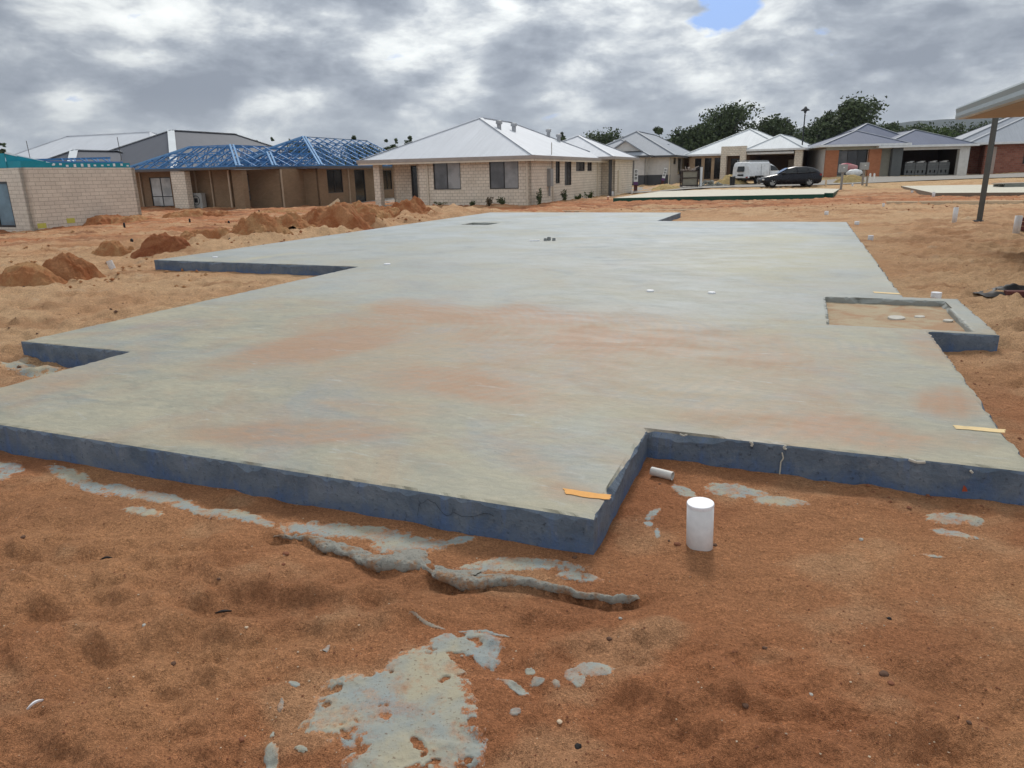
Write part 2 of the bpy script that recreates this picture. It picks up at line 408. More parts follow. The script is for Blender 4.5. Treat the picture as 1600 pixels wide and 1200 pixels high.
def gmat(t, b, tcn, col):
    at = t.new('ShaderNodeAttribute', attribute_name='gcol').outputs['Color']
    o = tcn.outputs['Object']
    g1 = t.noise(o, 260, 2, .7); g2 = t.noise(o, 38, 4, .65); g3 = t.noise(o, 6.5, 5, .6, .4); g4 = t.noise(o, 900, 1, .5)
    f = t.math('MULTIPLY', t.mapr(g1, .3, .7, .62, 1.36, False), t.math('MULTIPLY', t.mapr(t.noise(o, 95, 3, .7), .3, .7, .70, 1.30, False), t.mapr(g2, .3, .7, .84, 1.14)))
    f = t.math('MULTIPLY', f, t.mapr(g3, .3, .7, .90, 1.10))
    v = t.new('ShaderNodeVectorMath', operation='SCALE'); t.put(v.inputs[0], at); t.put(v.inputs['Scale'], f)
    c = t.mix(t.mapr(t.noise(t.vmath('ADD', o, (1, 7, 2)), 150, 2, .5), .70, .76, 0, .6), v.outputs[0], (.55, .42, .30))
    c = t.mix(t.mapr(t.noise(t.vmath('ADD', o, (5, 3, 1)), 55, 2, .6), .70, .76, 0, .65), c, (.10, .045, .025))
    t.l.new(c, b.inputs['Base Color'])
    h = t.math('ADD', t.math('MULTIPLY', g1, .35), t.math('ADD', t.math('MULTIPLY', g2, .8), t.math('MULTIPLY', g3, 1.6)))
    bump(t, b, h, 1.0, .03)
M_ground = mat('ground_sand', (.4, .2, .1), .95, .12, 0, gmat)
ys = list(np.arange(-3, 1.0, .08)); yv_ = 1.0
while yv_ < 75: ys.append(yv_); yv_ *= 1.0085
while yv_ < 6000: ys.append(yv_); yv_ *= 1.09
ys = np.array(ys); sc = np.linspace(-1, 1, 620)
Yg = np.repeat(ys[:, None], len(sc), 1); Xg = (np.maximum(Yg, 1)*1.0+1.0)*sc[None, :]
Zg = height(Xg, Yg)
Zg = np.where(Yg > 160, base(np.clip(Xg, -200, 200), np.minimum(Yg, 160)), Zg)
ground = grid('ground', Xg, Yg, Zg, M_ground, attrs={'gcol': ground_col(Xg, Yg)}); ground['kind'] = 'structure'

# ------------------------------------------------------------------ the house slab
ST = .17
POLY = [(-5.18, 2.6), (-.69, 2.6), (-.69, 3.73), (1.12, 3.73), (1.12, 6.95), (1.64, 6.95), (1.64, 8.8), (1.12, 8.8), (1.12, 20.95), (-3.83, 20.95),
        (-3.83, 25.3), (-10.9, 25.3), (-10.9, 9.77), (-6.53, 9.77), (-6.53, 4.25), (-5.18, 4.25)]
PIT1 = [(.33, 7.04), (.33, 8.60), (1.46, 8.60), (1.46, 7.04)]
_a = pz(712, 352, ST); _b = pz(770, 350, ST)
ua, va = uvof(_a[0], _a[1]); ub, vb = uvof(_b[0], _b[1])
PIT2 = [(ua, vb-.35), (ua, vb+.55), (ub, vb+.55), (ub, vb-.35)]
def inset(poly, d):
    out = []; n = len(poly)
    for i in range(n):
        p0, p1, p2 = poly[i-1], poly[i], poly[(i+1) % n]
        def nrm(a, b):
            L = math.hypot(b[0]-a[0], b[1]-a[1]); return (-(b[1]-a[1])/L, (b[0]-a[0])/L)
        n1_ = nrm(p0, p1); n2_ = nrm(p1, p2)
        out.append((p1[0]+d*(n1_[0]+n2_[0]), p1[1]+d*(n1_[1]+n2_[1])))
    return out
def inside(poly, x, y):
    c = False; n = len(poly)
    for i in range(n):
        (x1, y1), (x2, y2) = poly[i], poly[i-1]
        if (y1 > y) != (y2 > y) and x < (x2-x1)*(y-y1)/(y2-y1)+x1: c = not c
    return c
IN = .03
PI_, H1, H2 = inset(POLY, IN), inset(PIT1, IN), inset(PIT2, IN)
def breaks(vals, step):
    vals = sorted(set(round(v, 4) for v in vals)); out = []
    for a, b in zip(vals[:-1], vals[1:]):
        n = max(1, int(math.ceil((b-a)/step(a)))); out += [a+(b-a)*k/n for k in range(n)]
    return out+[vals[-1]]
allp = PI_+H1+H2
US = breaks([p[0] for p in allp], lambda a: .07); VS = breaks([p[1] for p in allp], lambda a: .07 if a < 9 else .14)
slab = thing('concrete_slab', 'long pale concrete house slab with blue painted edges filling the middle of the lot', 'concrete slab', (0, 0, 0), -TH)
STAINS = [(760, 490, 170, 16, 3, .8), (560, 515, 160, 26, -12, .6), (480, 545, 150, 22, -12, .5), (720, 605, 140, 26, 8, .9), (470, 680, 200, 18, -2, .9), (920, 541, 85, 10, 0, .6),
          (1120, 540, 260, 30, 5, .45), (1350, 680, 110, 26, 10, 1.0), (1490, 634, 55, 24, 3, 1.1), (1200, 660, 160, 20, 5, .45), (880, 520, 260, 40, 0, .40),
          (700, 560, 330, 70, 0, .40), (1150, 600, 260, 60, 5, .35), (840, 730, 80, 20, 30, .45), (1010, 740, 60, 20, 20, .3), (1460, 545, 50, 25, 20, .6), (1500, 690, 60, 15, 5, .4), (60, 600, 200, 14, -14, .3), (600, 640, 120, 14, 6, .4), (900, 775, 60, 14, 8, .7), (400, 560, 120, 20, -14, .4)]
PALE = [(1290, 400, 190, 22, 3, .6), (1150, 420, 130, 16, 3, .55), (1400, 440, 60, 12, 0, .5), (1200, 372, 140, 8, 0, .5), (420, 400, 60, 3, -8, .7)]
def slab_cols(u, v):
    x = u*Av[0]+v*Bv[0]; y = u*Av[1]+v*Bv[1]
    px, py = proj(x, y, ST)
    wx = fbm(u/.9, v/.9, 5, 4)*30; wy = fbm(u/.7, v/1.1, 7, 4)*13
    s = np.zeros_like(u)
    for cx, cy, rx, ry, a, k in STAINS:
        e = ell(px+wx, py+wy, cx, cy, rx*1.15, ry*1.25, a); s = s+k*sst(-.10, .60, e)
    p = np.zeros_like(u)
    for cx, cy, rx, ry, a, k in PALE:
        p = p+k*sst(-.15, .85, ell(px+wx, py+wy*.6, cx, cy, rx*1.2, ry*1.3, a))
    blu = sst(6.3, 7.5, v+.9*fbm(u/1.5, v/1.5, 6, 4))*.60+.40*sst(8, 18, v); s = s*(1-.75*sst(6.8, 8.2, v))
    return np.stack([np.clip(s, 0, 1.2), np.clip(p, 0, 1), blu], -1)
def smat(t, b, tcn, col):
    at = t.new('ShaderNodeAttribute', attribute_name='scol').outputs['Color']
    sp = t.new('ShaderNodeSeparateXYZ'); t.put(sp.inputs[0], at)
    o = tcn.outputs['Object']
    big = t.noise(o, .55, 5, .6, .6); mid = t.noise(t.mapping(o, (1.0, 2.2, 1), rot=(0, 0, .35)), 1.6, 7, .62, .8); fine = t.noise(t.mapping(o, (3, 8, 1), rot=(0, 0, .38)), 3.5, 6, .65, 1.0)
    gr = t.noise(o, 160, 2, .6)
    c = t.mix(t.mapr(mid, .32, .68, 0, 1), (.235, .235, .185), (.34, .325, .245))
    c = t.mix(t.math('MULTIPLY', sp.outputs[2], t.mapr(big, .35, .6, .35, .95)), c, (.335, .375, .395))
    c = t.mix(t.math('MULTIPLY', t.mapr(t.noise(t.vmath('ADD', o, (9, 4, 0)), .9, 6, .6, 1), .48, .66, 0, 1), .55), c, (.215, .255, .275))
    c = t.mix(t.math('MULTIPLY', sp.outputs[1], t.mapr(mid, .3, .6, .3, 1)), c, (.41, .39, .26))
    sw = t.new('ShaderNodeTexWave', wave_type='RINGS', rings_direction='Z'); t.put(sw.inputs[0], t.mapping(o, (1, 1, 1), loc=(4.2, -5.6, 0)))
    sw.inputs['Scale'].default_value = 3.2; sw.inputs['Distortion'].default_value = 6; sw.inputs['Detail'].default_value = 4; sw.inputs['Detail Scale'].default_value = .8
    stf = t.math('MULTIPLY', sp.outputs[0], t.mapr(t.math('ADD', t.math('MULTIPLY', fine, .6), t.math('MULTIPLY', mid, .4)), .34, .62, .35, 1.05))
    stf = t.math('MULTIPLY', stf, t.mapr(sw.outputs['Fac'], 0, 1, .84, 1.08))
    dust = t.math('MULTIPLY', t.mapr(t.noise(t.vmath('ADD', o, (2, 8, 0)), 1.2, 8, .70, .8), .46, .66, 0, .40), t.math('SUBTRACT', 1.0, sp.outputs[2]))
    stf = t.math('ADD', stf, dust, clamp=True)
    wash = t.math('MULTIPLY', t.math('SUBTRACT', 1.0, sp.outputs[2]), t.mapr(t.math('ADD', t.math('MULTIPLY', t.math('MULTIPLY', sw.outputs['Fac'], t.mapr(t.noise(t.vmath('ADD', o, (4, 4, 4)), .9, 4, .6), .52, .66, 0, 1)), .16), t.math('ADD', t.math('MULTIPLY', mid, .55), t.math('MULTIPLY', fine, .3))), .34, .64, .0, .60))
    c = t.mix(wash, c, (.395, .345, .25))
    c = t.mix(t.math('MULTIPLY', stf, .85, clamp=True), c, (.335, .195, .115))
    wsc = t.mapr(t.noise(t.mapping(o, (1.2, 5, 1), rot=(0, 0, .5)), 2.4, 8, .7, 1.5), .60, .70, 0, .5)
    c = t.mix(wsc, c, (.40, .41, .39))
    f = t.math('MULTIPLY', t.mapr(gr, .25, .75, .87, 1.11), t.mapr(fine, .3, .7, .88, 1.10))
    vv = t.new('ShaderNodeVectorMath', operation='SCALE'); t.put(vv.inputs[0], c); t.put(vv.inputs['Scale'], f)
    sk = t.mapr(t.noise(t.vmath('ADD', o, (3, 1, 4)), 26, 2, .6), .76, .80, 0, .7)
    t.l.new(t.mix(sk, vv.outputs[0], (.12, .10, .09)), b.inputs['Base Color'])
    t.put(b.inputs['Roughness'], t.mapr(mid, .3, .7, .52, .78))
    bump(t, b, t.math('ADD', fine, t.math('MULTIPLY', gr, .3)), .25, .006)
M_slab = mat('slab_concrete', (.4, .4, .4), .62, .4, 0, smat)
def emat(t, b, tcn, col):
    o = tcn.outputs['Object']
    s = t.new('ShaderNodeSeparateXYZ'); t.put(s.inputs[0], o)
    n = t.noise(o, 4, 6, .65, .5); n2 = t.noise(t.mapping(o, (6, 6, 1.2)), 3, 5, .6); n3 = t.noise(o, 40, 4, .65)
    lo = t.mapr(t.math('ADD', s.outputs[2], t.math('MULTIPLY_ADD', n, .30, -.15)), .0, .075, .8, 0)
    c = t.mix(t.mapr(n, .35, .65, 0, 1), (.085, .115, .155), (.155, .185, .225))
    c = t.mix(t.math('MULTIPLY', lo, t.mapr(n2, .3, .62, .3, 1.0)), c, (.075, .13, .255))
    c = t.mix(t.mapr(n2, .56, .74, 0, .45), c, (.09, .16, .33))
    c = t.mix(t.mapr(n3, .58, .70, 0, .7), c, (.03, .036, .05))
    c = t.mix(t.mapr(t.noise(t.vmath('ADD', o, (3, 3, 3)), 13, 6, .75), .58, .72, 0, .5), c, (.23, .25, .27))
    t.l.new(c, b.inputs['Base Color']); bump(t, b, t.math('ADD', n3, n), .6, .012)
M_edge = mat('slab_edge_paint', (.1, .12, .2), .7, .3, 0, emat)
# top
idx = {}; V = []; F = []
def vid(i, j):
    if (i, j) not in idx: idx[(i, j)] = len(V); V.append((US[i], VS[j], ST))
    return idx[(i, j)]
for i in range(len(US)-1):
    for j in range(len(VS)-1):
        cu, cv = (US[i]+US[i+1])/2, (VS[j]+VS[j+1])/2
        if inside(PI_, cu, cv) and not inside(H1, cu, cv) and not inside(H2, cu, cv):
            F.append((vid(i, j), vid(i+1, j), vid(i+1, j+1), vid(i, j+1)))
me = bpy.data.meshes.new('slab_top'); me.from_pydata(V, [], F); me.materials.append(M_slab)
A_ = np.array(V); cc = slab_cols(A_[:, 0], A_[:, 1])
at = me.color_attributes.new('scol', 'FLOAT_COLOR', 'POINT'); buf = np.ones((len(V), 4), np.float32); buf[:, :3] = cc; at.data.foreach_set('color', buf.ravel())
so = bpy.data.objects.new('slab_top', me); C.objects.link(so); so.parent = slab
# edges: a worn arris and the painted side below it
def edge_mesh(name, poly, inn, zbot, mats, chipk=1.0):
    V = []; F = []; MI = []; SC = []
    n = len(poly); rows_all = []
    for i in range(n):
        a, b = poly[i], poly[(i+1) % n]; ia, ib = inn[i], inn[(i+1) % n]
        L = math.hypot(b[0]-a[0], b[1]-a[1]); mv = min(a[1], b[1])
        step = .012 if mv < 5 else (.03 if mv < 10 else .12)
        k = max(2, int(L/step)); nx, ny = (b[1]-a[1])/L, -(b[0]-a[0])/L
        for q in range(k):
            t = q/k; x = a[0]+(b[0]-a[0])*t; y = a[1]+(b[1]-a[1])*t
            xi = ia[0]+(ib[0]-ia[0])*t; yi = ia[1]+(ib[1]-ia[1])*t
            s = t*L+i*31.7; tw = min(t, 1-t)*L
            e = min(1, tw/.03)
            ch = max(0, float(vn(s/.04, i*3.3, 3))-.35)*.030+max(0, float(vn(s/.18, i*7.1, 5))-.66)*.11
            ch *= chipk
            j1 = (float(vn(s/.06, i+.5, 11))-.5)*.007*e; j2 = (float(vn(s/.3, i+1.5, 12))-.5)*.012*e
            col = [(xi, yi, ST), (x-nx*(.004+ch*.6)*e, y-ny*(.004+ch*.6)*e, ST-.002-ch*.35)]
            for zz, jj in ((ST-.008-ch, j1), (ST*.62, j2), (ST*.25, j1+j2*.6), (zbot, j2)):
                col.append((x+nx*(jj+.0), y+ny*(jj+.0), min(zz, ST-.006)))
            i0 = len(V); V += col; rows_all.append(i0)
    m = len(rows_all); R = 6
    for q in range(m):
        a, b = rows_all[q], rows_all[(q+1) % m]
        for r in range(R-1):
            F.append((a+r+1, b+r+1, b+r, a+r)); MI.append(0 if r < 1 else 1)
    me = bpy.data.meshes.new(name); me.from_pydata(V, [], F)
    for q in mats: me.materials.append(q)
    me.polygons.foreach_set('material_index', MI)
    A_ = np.array(V); cc = slab_cols(A_[:, 0], A_[:, 1])
    at = me.color_attributes.new('scol', 'FLOAT_COLOR', 'POINT'); buf = np.ones((len(V), 4), np.float32); buf[:, :3] = cc; at.data.foreach_set('color', buf.ravel())
    o = bpy.data.objects.new(name, me); C.objects.link(o); o.parent = slab; return o
edge_mesh('slab_edge', POLY, PI_, -.08, [M_slab, M_edge])
M_raw = mat('raw_concrete', (.30, .31, .29), .85, .2)
edge_mesh('recess_edge', PIT1, H1, .08, [M_slab, M_raw], 1.6)
edge_mesh('recess_edge', PIT2, H2, .05, [M_slab, M_raw], 1.0)
M_sandfill = mat('sand_fill', (.44, .32, .20), .95, .1)
def fill(P, z, mm, nm):
    us = np.linspace(P[0][0]-.02, P[2][0]+.02, 40); vs = np.linspace(P[0][1]-.02, P[1][1]+.02, 40)
    Ug, Vg = np.meshgrid(us, vs)
    return grid(nm, Ug, Vg, z+.012*fbm(Ug/.2, Vg/.2, 8, 4), mm, slab)
def fillmat(t, b, tcn, col):
    o = tcn.outputs['Object']; n = t.noise(o, 3, 6, .65, .6); g = t.noise(o, 150, 2)
    c = t.mix(t.mapr(n, .42, .58, 0, 1), (.44, .36, .25), (.40, .26, .165))
    v = t.new('ShaderNodeVectorMath', operation='SCALE'); t.put(v.inputs[0], c); t.put(v.inputs['Scale'], t.mapr(g, .2, .8, .8, 1.15)); t.l.new(v.outputs[0], b.inputs['Base Color'])
    bump(t, b, g, .6, .01)
M_fill = mat('recess_sand', (.5, .4, .3), .95, .1, 0, fillmat)
fill(PIT1, .112, M_fill, 'recess_floor'); fill(PIT2, .07, M_raw, 'recess_floor')
# orange and cream paint marks, cream render dribbles (flat marks on the slab)
def paint(pts, colname, col, z=ST+.003):
    P = [pz(a, b, z) for a, b in pts]; mb = MB()
    # densify the outline and wobble it
    Q = []
    for (x0, y0, _), (x1, y1, _) in zip(P, P[1:]+P[:1]):
        for k in range(8):
            t = k/8; x = x0+(x1-x0)*t; y = y0+(y1-y0)*t
            Q.append((x+(float(vn(x*90, y*90, 3))-.5)*.012, y+(float(vn(x*90, y*90, 4))-.5)*.012))
    cx = sum(q[0] for q in Q)/len(Q); cy = sum(q[1] for q in Q)/len(Q)
    Q = [uvof(*q) for q in Q]; c0 = uvof(cx, cy)
    for a, b in zip(Q, Q[1:]+Q[:1]): mb.poly([(*c0, z), (*a, z), (*b, z)])
    return mb.build('paint_mark', mat(colname, col, .8, .2), slab)
paint([(880, 763), (955, 773), (953, 781), (884, 772)], 'orange_marker', (.75, .38, .12))
paint([(1489, 664), (1570, 671), (1571, 676), (1494, 670)], 'cream_marker', (.74, .56, .30))
paint([(1364, 455.5), (1406, 458), (1407, 460), (1366, 457.5)], 'cream_marker', (.74, .56, .30))

# caps and fittings cast in the slab
M_pvc = mat('white_pvc', (.66, .64, .63), .45, .4); M_cap = mat('white_cap', (.80, .81, .84), .4, .4)
def disc(px, py, r, label):
    x, y, _ = pz(px, py, ST); mb = MB(); mb.lathe([(r, ST-.01), (r, ST+.012), (r*.9, ST+.018), (.0001, ST+.018)], 20)
    u_, v_ = uvof(x, y); mb.build('pipe_cap', M_cap, slab, loc=(u_, v_, 0))
disc(605, 413.5, .055, 'white pipe cap on the slab beside the inner end of the far left notch')
disc(1016, 455.5, .045, 'left one of two white pipe caps in the middle of the slab')
disc(1112, 458.5, .045, 'right one of two white pipe caps in the middle of the slab')
disc(336, 402.5, .05, 'small white pipe cap near the far left corner of the slab')
_x, _y, _ = pz(858, 376, ST)
t = thing('pipe_stub_cluster', 'small cluster of grey pipe stubs standing on the far slab', 'pipe stubs', (_x, _y, ST))
for dx, dy, r, h in ((-.08, 0, .035, .05), (0, .05, .04, .07), (.10, -.02, .035, .055)):
    mb = MB(); mb.lathe([(r, 0), (r, h), (r*.8, h), (r*.8, h-.05), (.001, h-.05)], 12); mb.build('pipe_stub', mat('grey_stub', (.26, .27, .27), .6), t, loc=(dx, dy, 0))
mb = MB(); mb.box(-.42, -.2, -.06, .02, 0, .02); mb.build('flat_plate', M_cap, t)
# rubble in the shower recess
for k, (px, py, r) in enumerate(((1400, 496.5, .085), (1437, 495, .05), (1482, 501, .045))):
    x, y, _ = pz(px, py, .12); mb = MB(); n = 9
    pts = [(math.cos(2*math.pi*i/n)*r*(1+.25*random.random()), math.sin(2*math.pi*i/n)*r*.6*(1+.3*random.random())) for i in range(n)]
    mb.prism([(a, b) for a, b in pts], 0, .02, 'y'); o = mb.build('mortar_chip', mat('pale_mortar', (.55, .52, .46), .85), loc=(x, y, .128), bevel=.004); o.rotation_euler = (math.radians(-90+8), 0, random.random()*.4)
    tag(o, ['largest pale oval mortar chip in the sunken shower recess', 'small pale mortar chip in the middle of the shower recess', 'small pale mortar chip at the right of the shower recess'][k], 'mortar chip', 'mortar chips in the recess')
# crack on the painted front edge
mb = MB()
for pts in ([(652, 806), (655, 788), (668, 780), (680, 786), (688, 797), (698, 806), (706, 803), (708, 793)], [(708, 800), (722, 807), (745, 806), (758, 802), (772, 807)]):
    for (a, b), (c_, d_) in zip(pts[:-1], pts[1:]):
        def on(a, b):     # hit the front face plane v = 2.6
            r = ray(a, b); rv = r[0]*Bv[0]+r[1]*Bv[1]; t_ = (2.593)/rv; return uvof(r[0]*t_, r[1]*t_)+(CH+r[2]*t_,)
        m_ = ((a+c_)/2+random.uniform(-1.5, 1.5), (b+d_)/2+random.uniform(-1.5, 1.5)); mb.bar(on(a, b), on(*m_), .0012); mb.bar(on(*m_), on(c_, d_), .0014)
mb.build('crack', mat('crack_dark', (.025, .03, .04), 1), slab)

def onside(a, b, v=3.722):
    r = ray(a, b); rv = r[0]*Bv[0]+r[1]*Bv[1]; t_ = v/rv; return uvof(r[0]*t_, r[1]*t_)+(CH+r[2]*t_,)
M_drib = mat('slurry_dribble', (.50, .47, .40), .85)
for pts, w_ in (([(1222, 707), (1224, 716), (1220, 722), (1219, 734), (1218, 741)], .007), ([(1062, 678), (1068, 681), (1074, 679)], .008), ([(1172, 690), (1176, 693), (1174, 697)], .012), ([(1228, 696), (1224, 700), (1229, 702)], .010), ([(1420, 718), (1432, 722), (1446, 722)], .012), ([(1516, 735), (1520, 739)], .010)):
    mb = MB()
    for p_, q_ in zip(pts[:-1], pts[1:]): mb.bar(onside(*p_), onside(*q_), w_, w_)
    mb.build('slurry_dribble', M_drib, slab, bevel=.002)
mb = MB(); P_ = [onside(a, b) for a, b in ((1503, 768), (1506, 758), (1510, 762), (1512, 768))]; mb.poly(P_); mb.build('red_mark', mat('red_smear', (.35, .07, .03), .8), slab)

# ------------------------------------------------------------------ dried concrete residue on the sand
def pmat(t, b, tcn, col):
    o = tcn.outputs['Object']; n = t.noise(o, 5, 6, .6, .5); g = t.noise(o, 90, 4, .65)
    c = t.mix(t.mapr(n, .35, .6, 0, 1), (.27, .29, .27), (.37, .335, .245))
    c = t.mix(t.mapr(t.noise(t.vmath('ADD', o, (3, 3, 0)), 3.2, 5, .6), .45, .6, 0, .7), c, (.25, .295, .31))
    c = t.mix(t.mapr(g, .60, .68, 0, .75), c, (.14, .085, .055))
    gc = t.new('ShaderNodeAttribute', attribute_name='gcol').outputs['Color']
    mk = t.new('ShaderNodeSeparateXYZ'); t.put(mk.inputs[0], t.new('ShaderNodeAttribute', attribute_name='mk').outputs['Color'])
    g9 = t.noise(o, 32, 7, .72)
    fz = t.mapr(t.math('ADD', mk.outputs[0], t.math('MULTIPLY_ADD', g9, 3.2, -1.6)), .12, .45, 0, 1)
    fz = t.math('MULTIPLY', fz, t.mapr(t.noise(t.vmath('ADD', o, (8, 3, 0)), 7, 7, .7), .36, .50, .35, 1))
    gv = t.new('ShaderNodeVectorMath', operation='SCALE'); t.put(gv.inputs[0], gc)
    t.put(gv.inputs['Scale'], t.math('MULTIPLY', t.mapr(t.noise(o, 260, 2, .7), .3, .7, .60, 1.30, False), t.mapr(t.noise(o, 95, 3, .7), .3, .7, .62, 1.20, False)))
    c = t.mix(fz, gv.outputs[0], c)
    t.l.new(c, b.inputs['Base Color']); bump(t, b, g, .5, .008)
M_patch = mat('spilled_concrete', (.4, .4, .36), .9, .2, 0, pmat)
def patch(name, label, ells, res, thick=.007, nz=.5, group='dried concrete splashes on the sand', freq=.11, holes=0.0, fade=0):
    xs = []; yl = []
    for cx, cy, rx, ry, a in ells:
        for dx in (-1.35, 1.35):
            for dy in (-1.5, 1.5):
                p = pz(cx+rx*dx, cy+ry*dy, 0); xs.append(p[0]); yl.append(p[1])
    nx = max(6, int((max(xs)-min(xs))/res)); ny = max(6, int((max(yl)-min(yl))/res))
    X, Y = np.meshgrid(np.linspace(min(xs), max(xs), min(nx, 420)), np.linspace(min(yl), max(yl), min(ny, 420)))
    px, py = proj(X, Y, 0)
    mk = np.full(X.shape, -9.0)
    for e in ells: mk = np.maximum(mk, ell(px, py, *e))
    n = fbm(X/freq, Y/freq, 13, 6, .70)
    mk = mk+nz*n+.10*fbm(X/.022, Y/.022, 99, 3)
    if holes: mk = mk-holes*sst(.25, .5, fbm(X/.06, Y/.05, 77, 3))
    h = np.clip(mk/.22, -1, 1)*thick
    Z = height(X, Y)+h+np.where(mk > 0, .0012*fbm(X/.01, Y/.01, 4, 2), 0)-.001
    # drop far-outside cells well below ground
    Z = np.where(mk < -.12, Z-.03, Z)
    ea = np.clip(mk/.45, 0, 1)*(fade if fade else 1.0); ga = ground_col(X, Y)
    o = grid(name, X, Y, Z, M_patch, attrs={'mk': np.stack([ea, ea, ea], -1), 'gcol': ga})
    # delete faces that lie completely outside
    me = o.data; bm = bmesh.new(); bm.from_mesh(me); bm.verts.ensure_lookup_table(); mf = mk.ravel()
    bmesh.ops.delete(bm, geom=[v for v in bm.verts if mf[v.index] < -.25], context='VERTS'); bm.to_mesh(me); bm.free()
    return tag(o, label, 'concrete splash', group)
patch('concrete_splash', 'large pale grey patch of dried concrete on the sand at the bottom of the picture',
      [(560, 1098, 95, 48, -20), (650, 1060, 90, 45, -25), (725, 1012, 62, 24, 0), (590, 1150, 80, 38, 20), (670, 1110, 80, 60, 0), (700, 1165, 70, 40, 0), (750, 1020, 40, 20, 40), (620, 1190, 90, 30, 0)], .0045, .007, .34, holes=.55)
patch('concrete_splash', 'broken cream concrete splash right of the large pale patch', [(925, 1047, 36, 13, 0), (895, 1052, 14, 12, 0), (905, 1062, 12, 10, 0)], .004, .005, .7, freq=.07)
patch('concrete_splash', 'small round cream splashes between the large patch and the broken splash', [(842, 1063, 12, 6, 0), (805, 1072, 30, 7, 20), (830, 1045, 10, 6, 0), (806, 1110, 9, 6, 0), (870, 1070, 10, 8, 0)], .004, .005, .7, freq=.05)
patch('concrete_splash', 'thin slanting pale concrete streak above and left of the large patch', [(510, 1012, 14, 4, -60)], .004, .005, .3, freq=.05)
patch('concrete_splash', 'narrow pale concrete drip left of the large patch, middle one', [(438, 1095, 5, 10, 20)], .004, .005, .3, freq=.05)
patch('concrete_splash', 'small pale blob of concrete just off the left tip of the large patch', [(458, 1064, 10, 5, 0)], .004, .005, .3, freq=.05)
patch('concrete_splash', 'tiny pale concrete drip left of the large patch, lowest one', [(424, 1134, 4, 7, 20)], .004, .005, .3, freq=.05)
patch('concrete_splash', 'faint pale splash at the bottom edge left of the large patch', [(422, 1175, 14, 26, 0), (470, 1166, 12, 5, 0)], .005, .005, .7, freq=.06)
patch('concrete_splash', 'thin cream streaks of slurry above the large patch', [(665, 975, 48, 2.2, 12), (760, 993, 40, 2.5, 6)], .004, .004, .5, freq=.05)
patch('concrete_splash', 'grey residue strip along the slab front just left of the lip', [(120, 748, 55, 12, 22), (185, 765, 40, 10, 15), (250, 778, 50, 9, 10), (300, 795, 40, 8, 12), (225, 800, 40, 8, 8)], .007, .005, .55, fade=.62)
patch('concrete_splash', 'grey smear on sand at the far left below the slab edge', [(15, 732, 26, 10, 0), (0, 745, 20, 8, 0)], .007, .005, .5, fade=.62)
patch('concrete_splash', 'grey splash below the slab edge just left of the concrete lip', [(375, 808, 34, 12, 10), (345, 800, 25, 8, 0), (410, 818, 22, 8, 10)], .006, .005, .5, fade=.62)
patch('concrete_splash', 'blue grey residue between the slab front edge and the concrete lip', [(560, 832, 90, 13, 8), (640, 850, 70, 16, 0), (700, 848, 45, 6, -12), (490, 830, 60, 12, 5)], .006, .005, .5, fade=.62)
patch('concrete_splash', 'grey residue in front of the nearest slab corner', [(830, 882, 90, 11, 3), (770, 885, 60, 11, 0), (900, 900, 50, 7, 6)], .005, .005, .5, fade=.62)
patch('concrete_splash', 'long grey slurry patch on sand behind the upright pipe', [(1150, 768, 60, 10, 6), (1215, 783, 48, 8, 4), (1070, 768, 22, 8, 25)], .006, .005, .45, fade=.62)
patch('concrete_splash', 'narrow grey slurry marks left of the upright pipe', [(1020, 803, 16, 6, -35), (1012, 820, 10, 7, 0), (1027, 835, 6, 12, 0)], .005, .004, .6, freq=.07, fade=.62)
patch('concrete_splash', 'upper grey slurry patch in front of the right slab edge', [(1480, 808, 38, 10, 0), (1520, 812, 22, 7, 10)], .006, .005, .55, fade=.62)
patch('concrete_splash', 'lower thin grey slurry patch in front of the right slab edge', [(1490, 834, 42, 6, 14)], .006, .004, .5, fade=.62)
patch('concrete_splash', 'faint thin slurry streak farthest right and lowest in front of the right slab edge', [(1460, 866, 22, 3, 8)], .006, .004, .4, fade=.62)
patch('concrete_splash', 'grey concrete residue inside the near left slab notch', [(60, 580, 60, 9, 8), (20, 570, 40, 7, 0), (100, 590, 40, 8, 0)], .02, .006, .5, freq=.2, fade=.62)
# the lumpy lip of concrete that squeezed out in front of the slab
L = np.array(lipw); seg = np.hypot(*(L[1:]-L[:-1]).T); cum = np.concatenate([[0], np.cumsum(seg)])
wid = np.interp(cum, cum, [.02, .05, .08, .07, .09, .16, .17, .05, .10, .13, .08, .045, .035, .03, .04, .025])
thk = np.interp(cum, cum, [.005, .013, .020, .014, .026, .038, .036, .009, .024, .037, .022, .020, .017, .016, .024, .012])
S_ = np.arange(0, cum[-1], .005)
def smooth(a, k=9):
    pad = np.pad(a, (k, k), mode='edge'); return np.convolve(pad, np.hanning(2*k+1)/np.hanning(2*k+1).sum(), 'valid')
lx = smooth(np.interp(S_, cum, L[:, 0])); ly = smooth(np.interp(S_, cum, L[:, 1]))
tx = np.gradient(lx); ty = np.gradient(ly); tl = np.hypot(tx, ty); nx_, ny_ = -ty/tl, tx/tl    # towards the slab
ww = np.interp(S_, cum, wid); tt = smooth(np.interp(S_, cum, thk), 6)
wob = .022*fbm(S_/.06, S_*0, 91, 4)
PR = [(-.0, -.6), (-.05, -.3), (-.08, .1), (-.07, .45), (-.02, .78), (.07, .97), (.20, .98), (.38, .80), (.58, .52), (.8, .28), (1.0, .02), (1.1, -.3)]
PR = np.array(PR); tpar = np.linspace(0, 11, 34); pa = np.interp(tpar, np.arange(12), PR[:, 0]); pb = np.interp(tpar, np.arange(12), PR[:, 1])
GX = lx[:, None]+nx_[:, None]*(pa[None, :]*ww[:, None]+wob[:, None]); GY = ly[:, None]+ny_[:, None]*(pa[None, :]*ww[:, None]+wob[:, None])
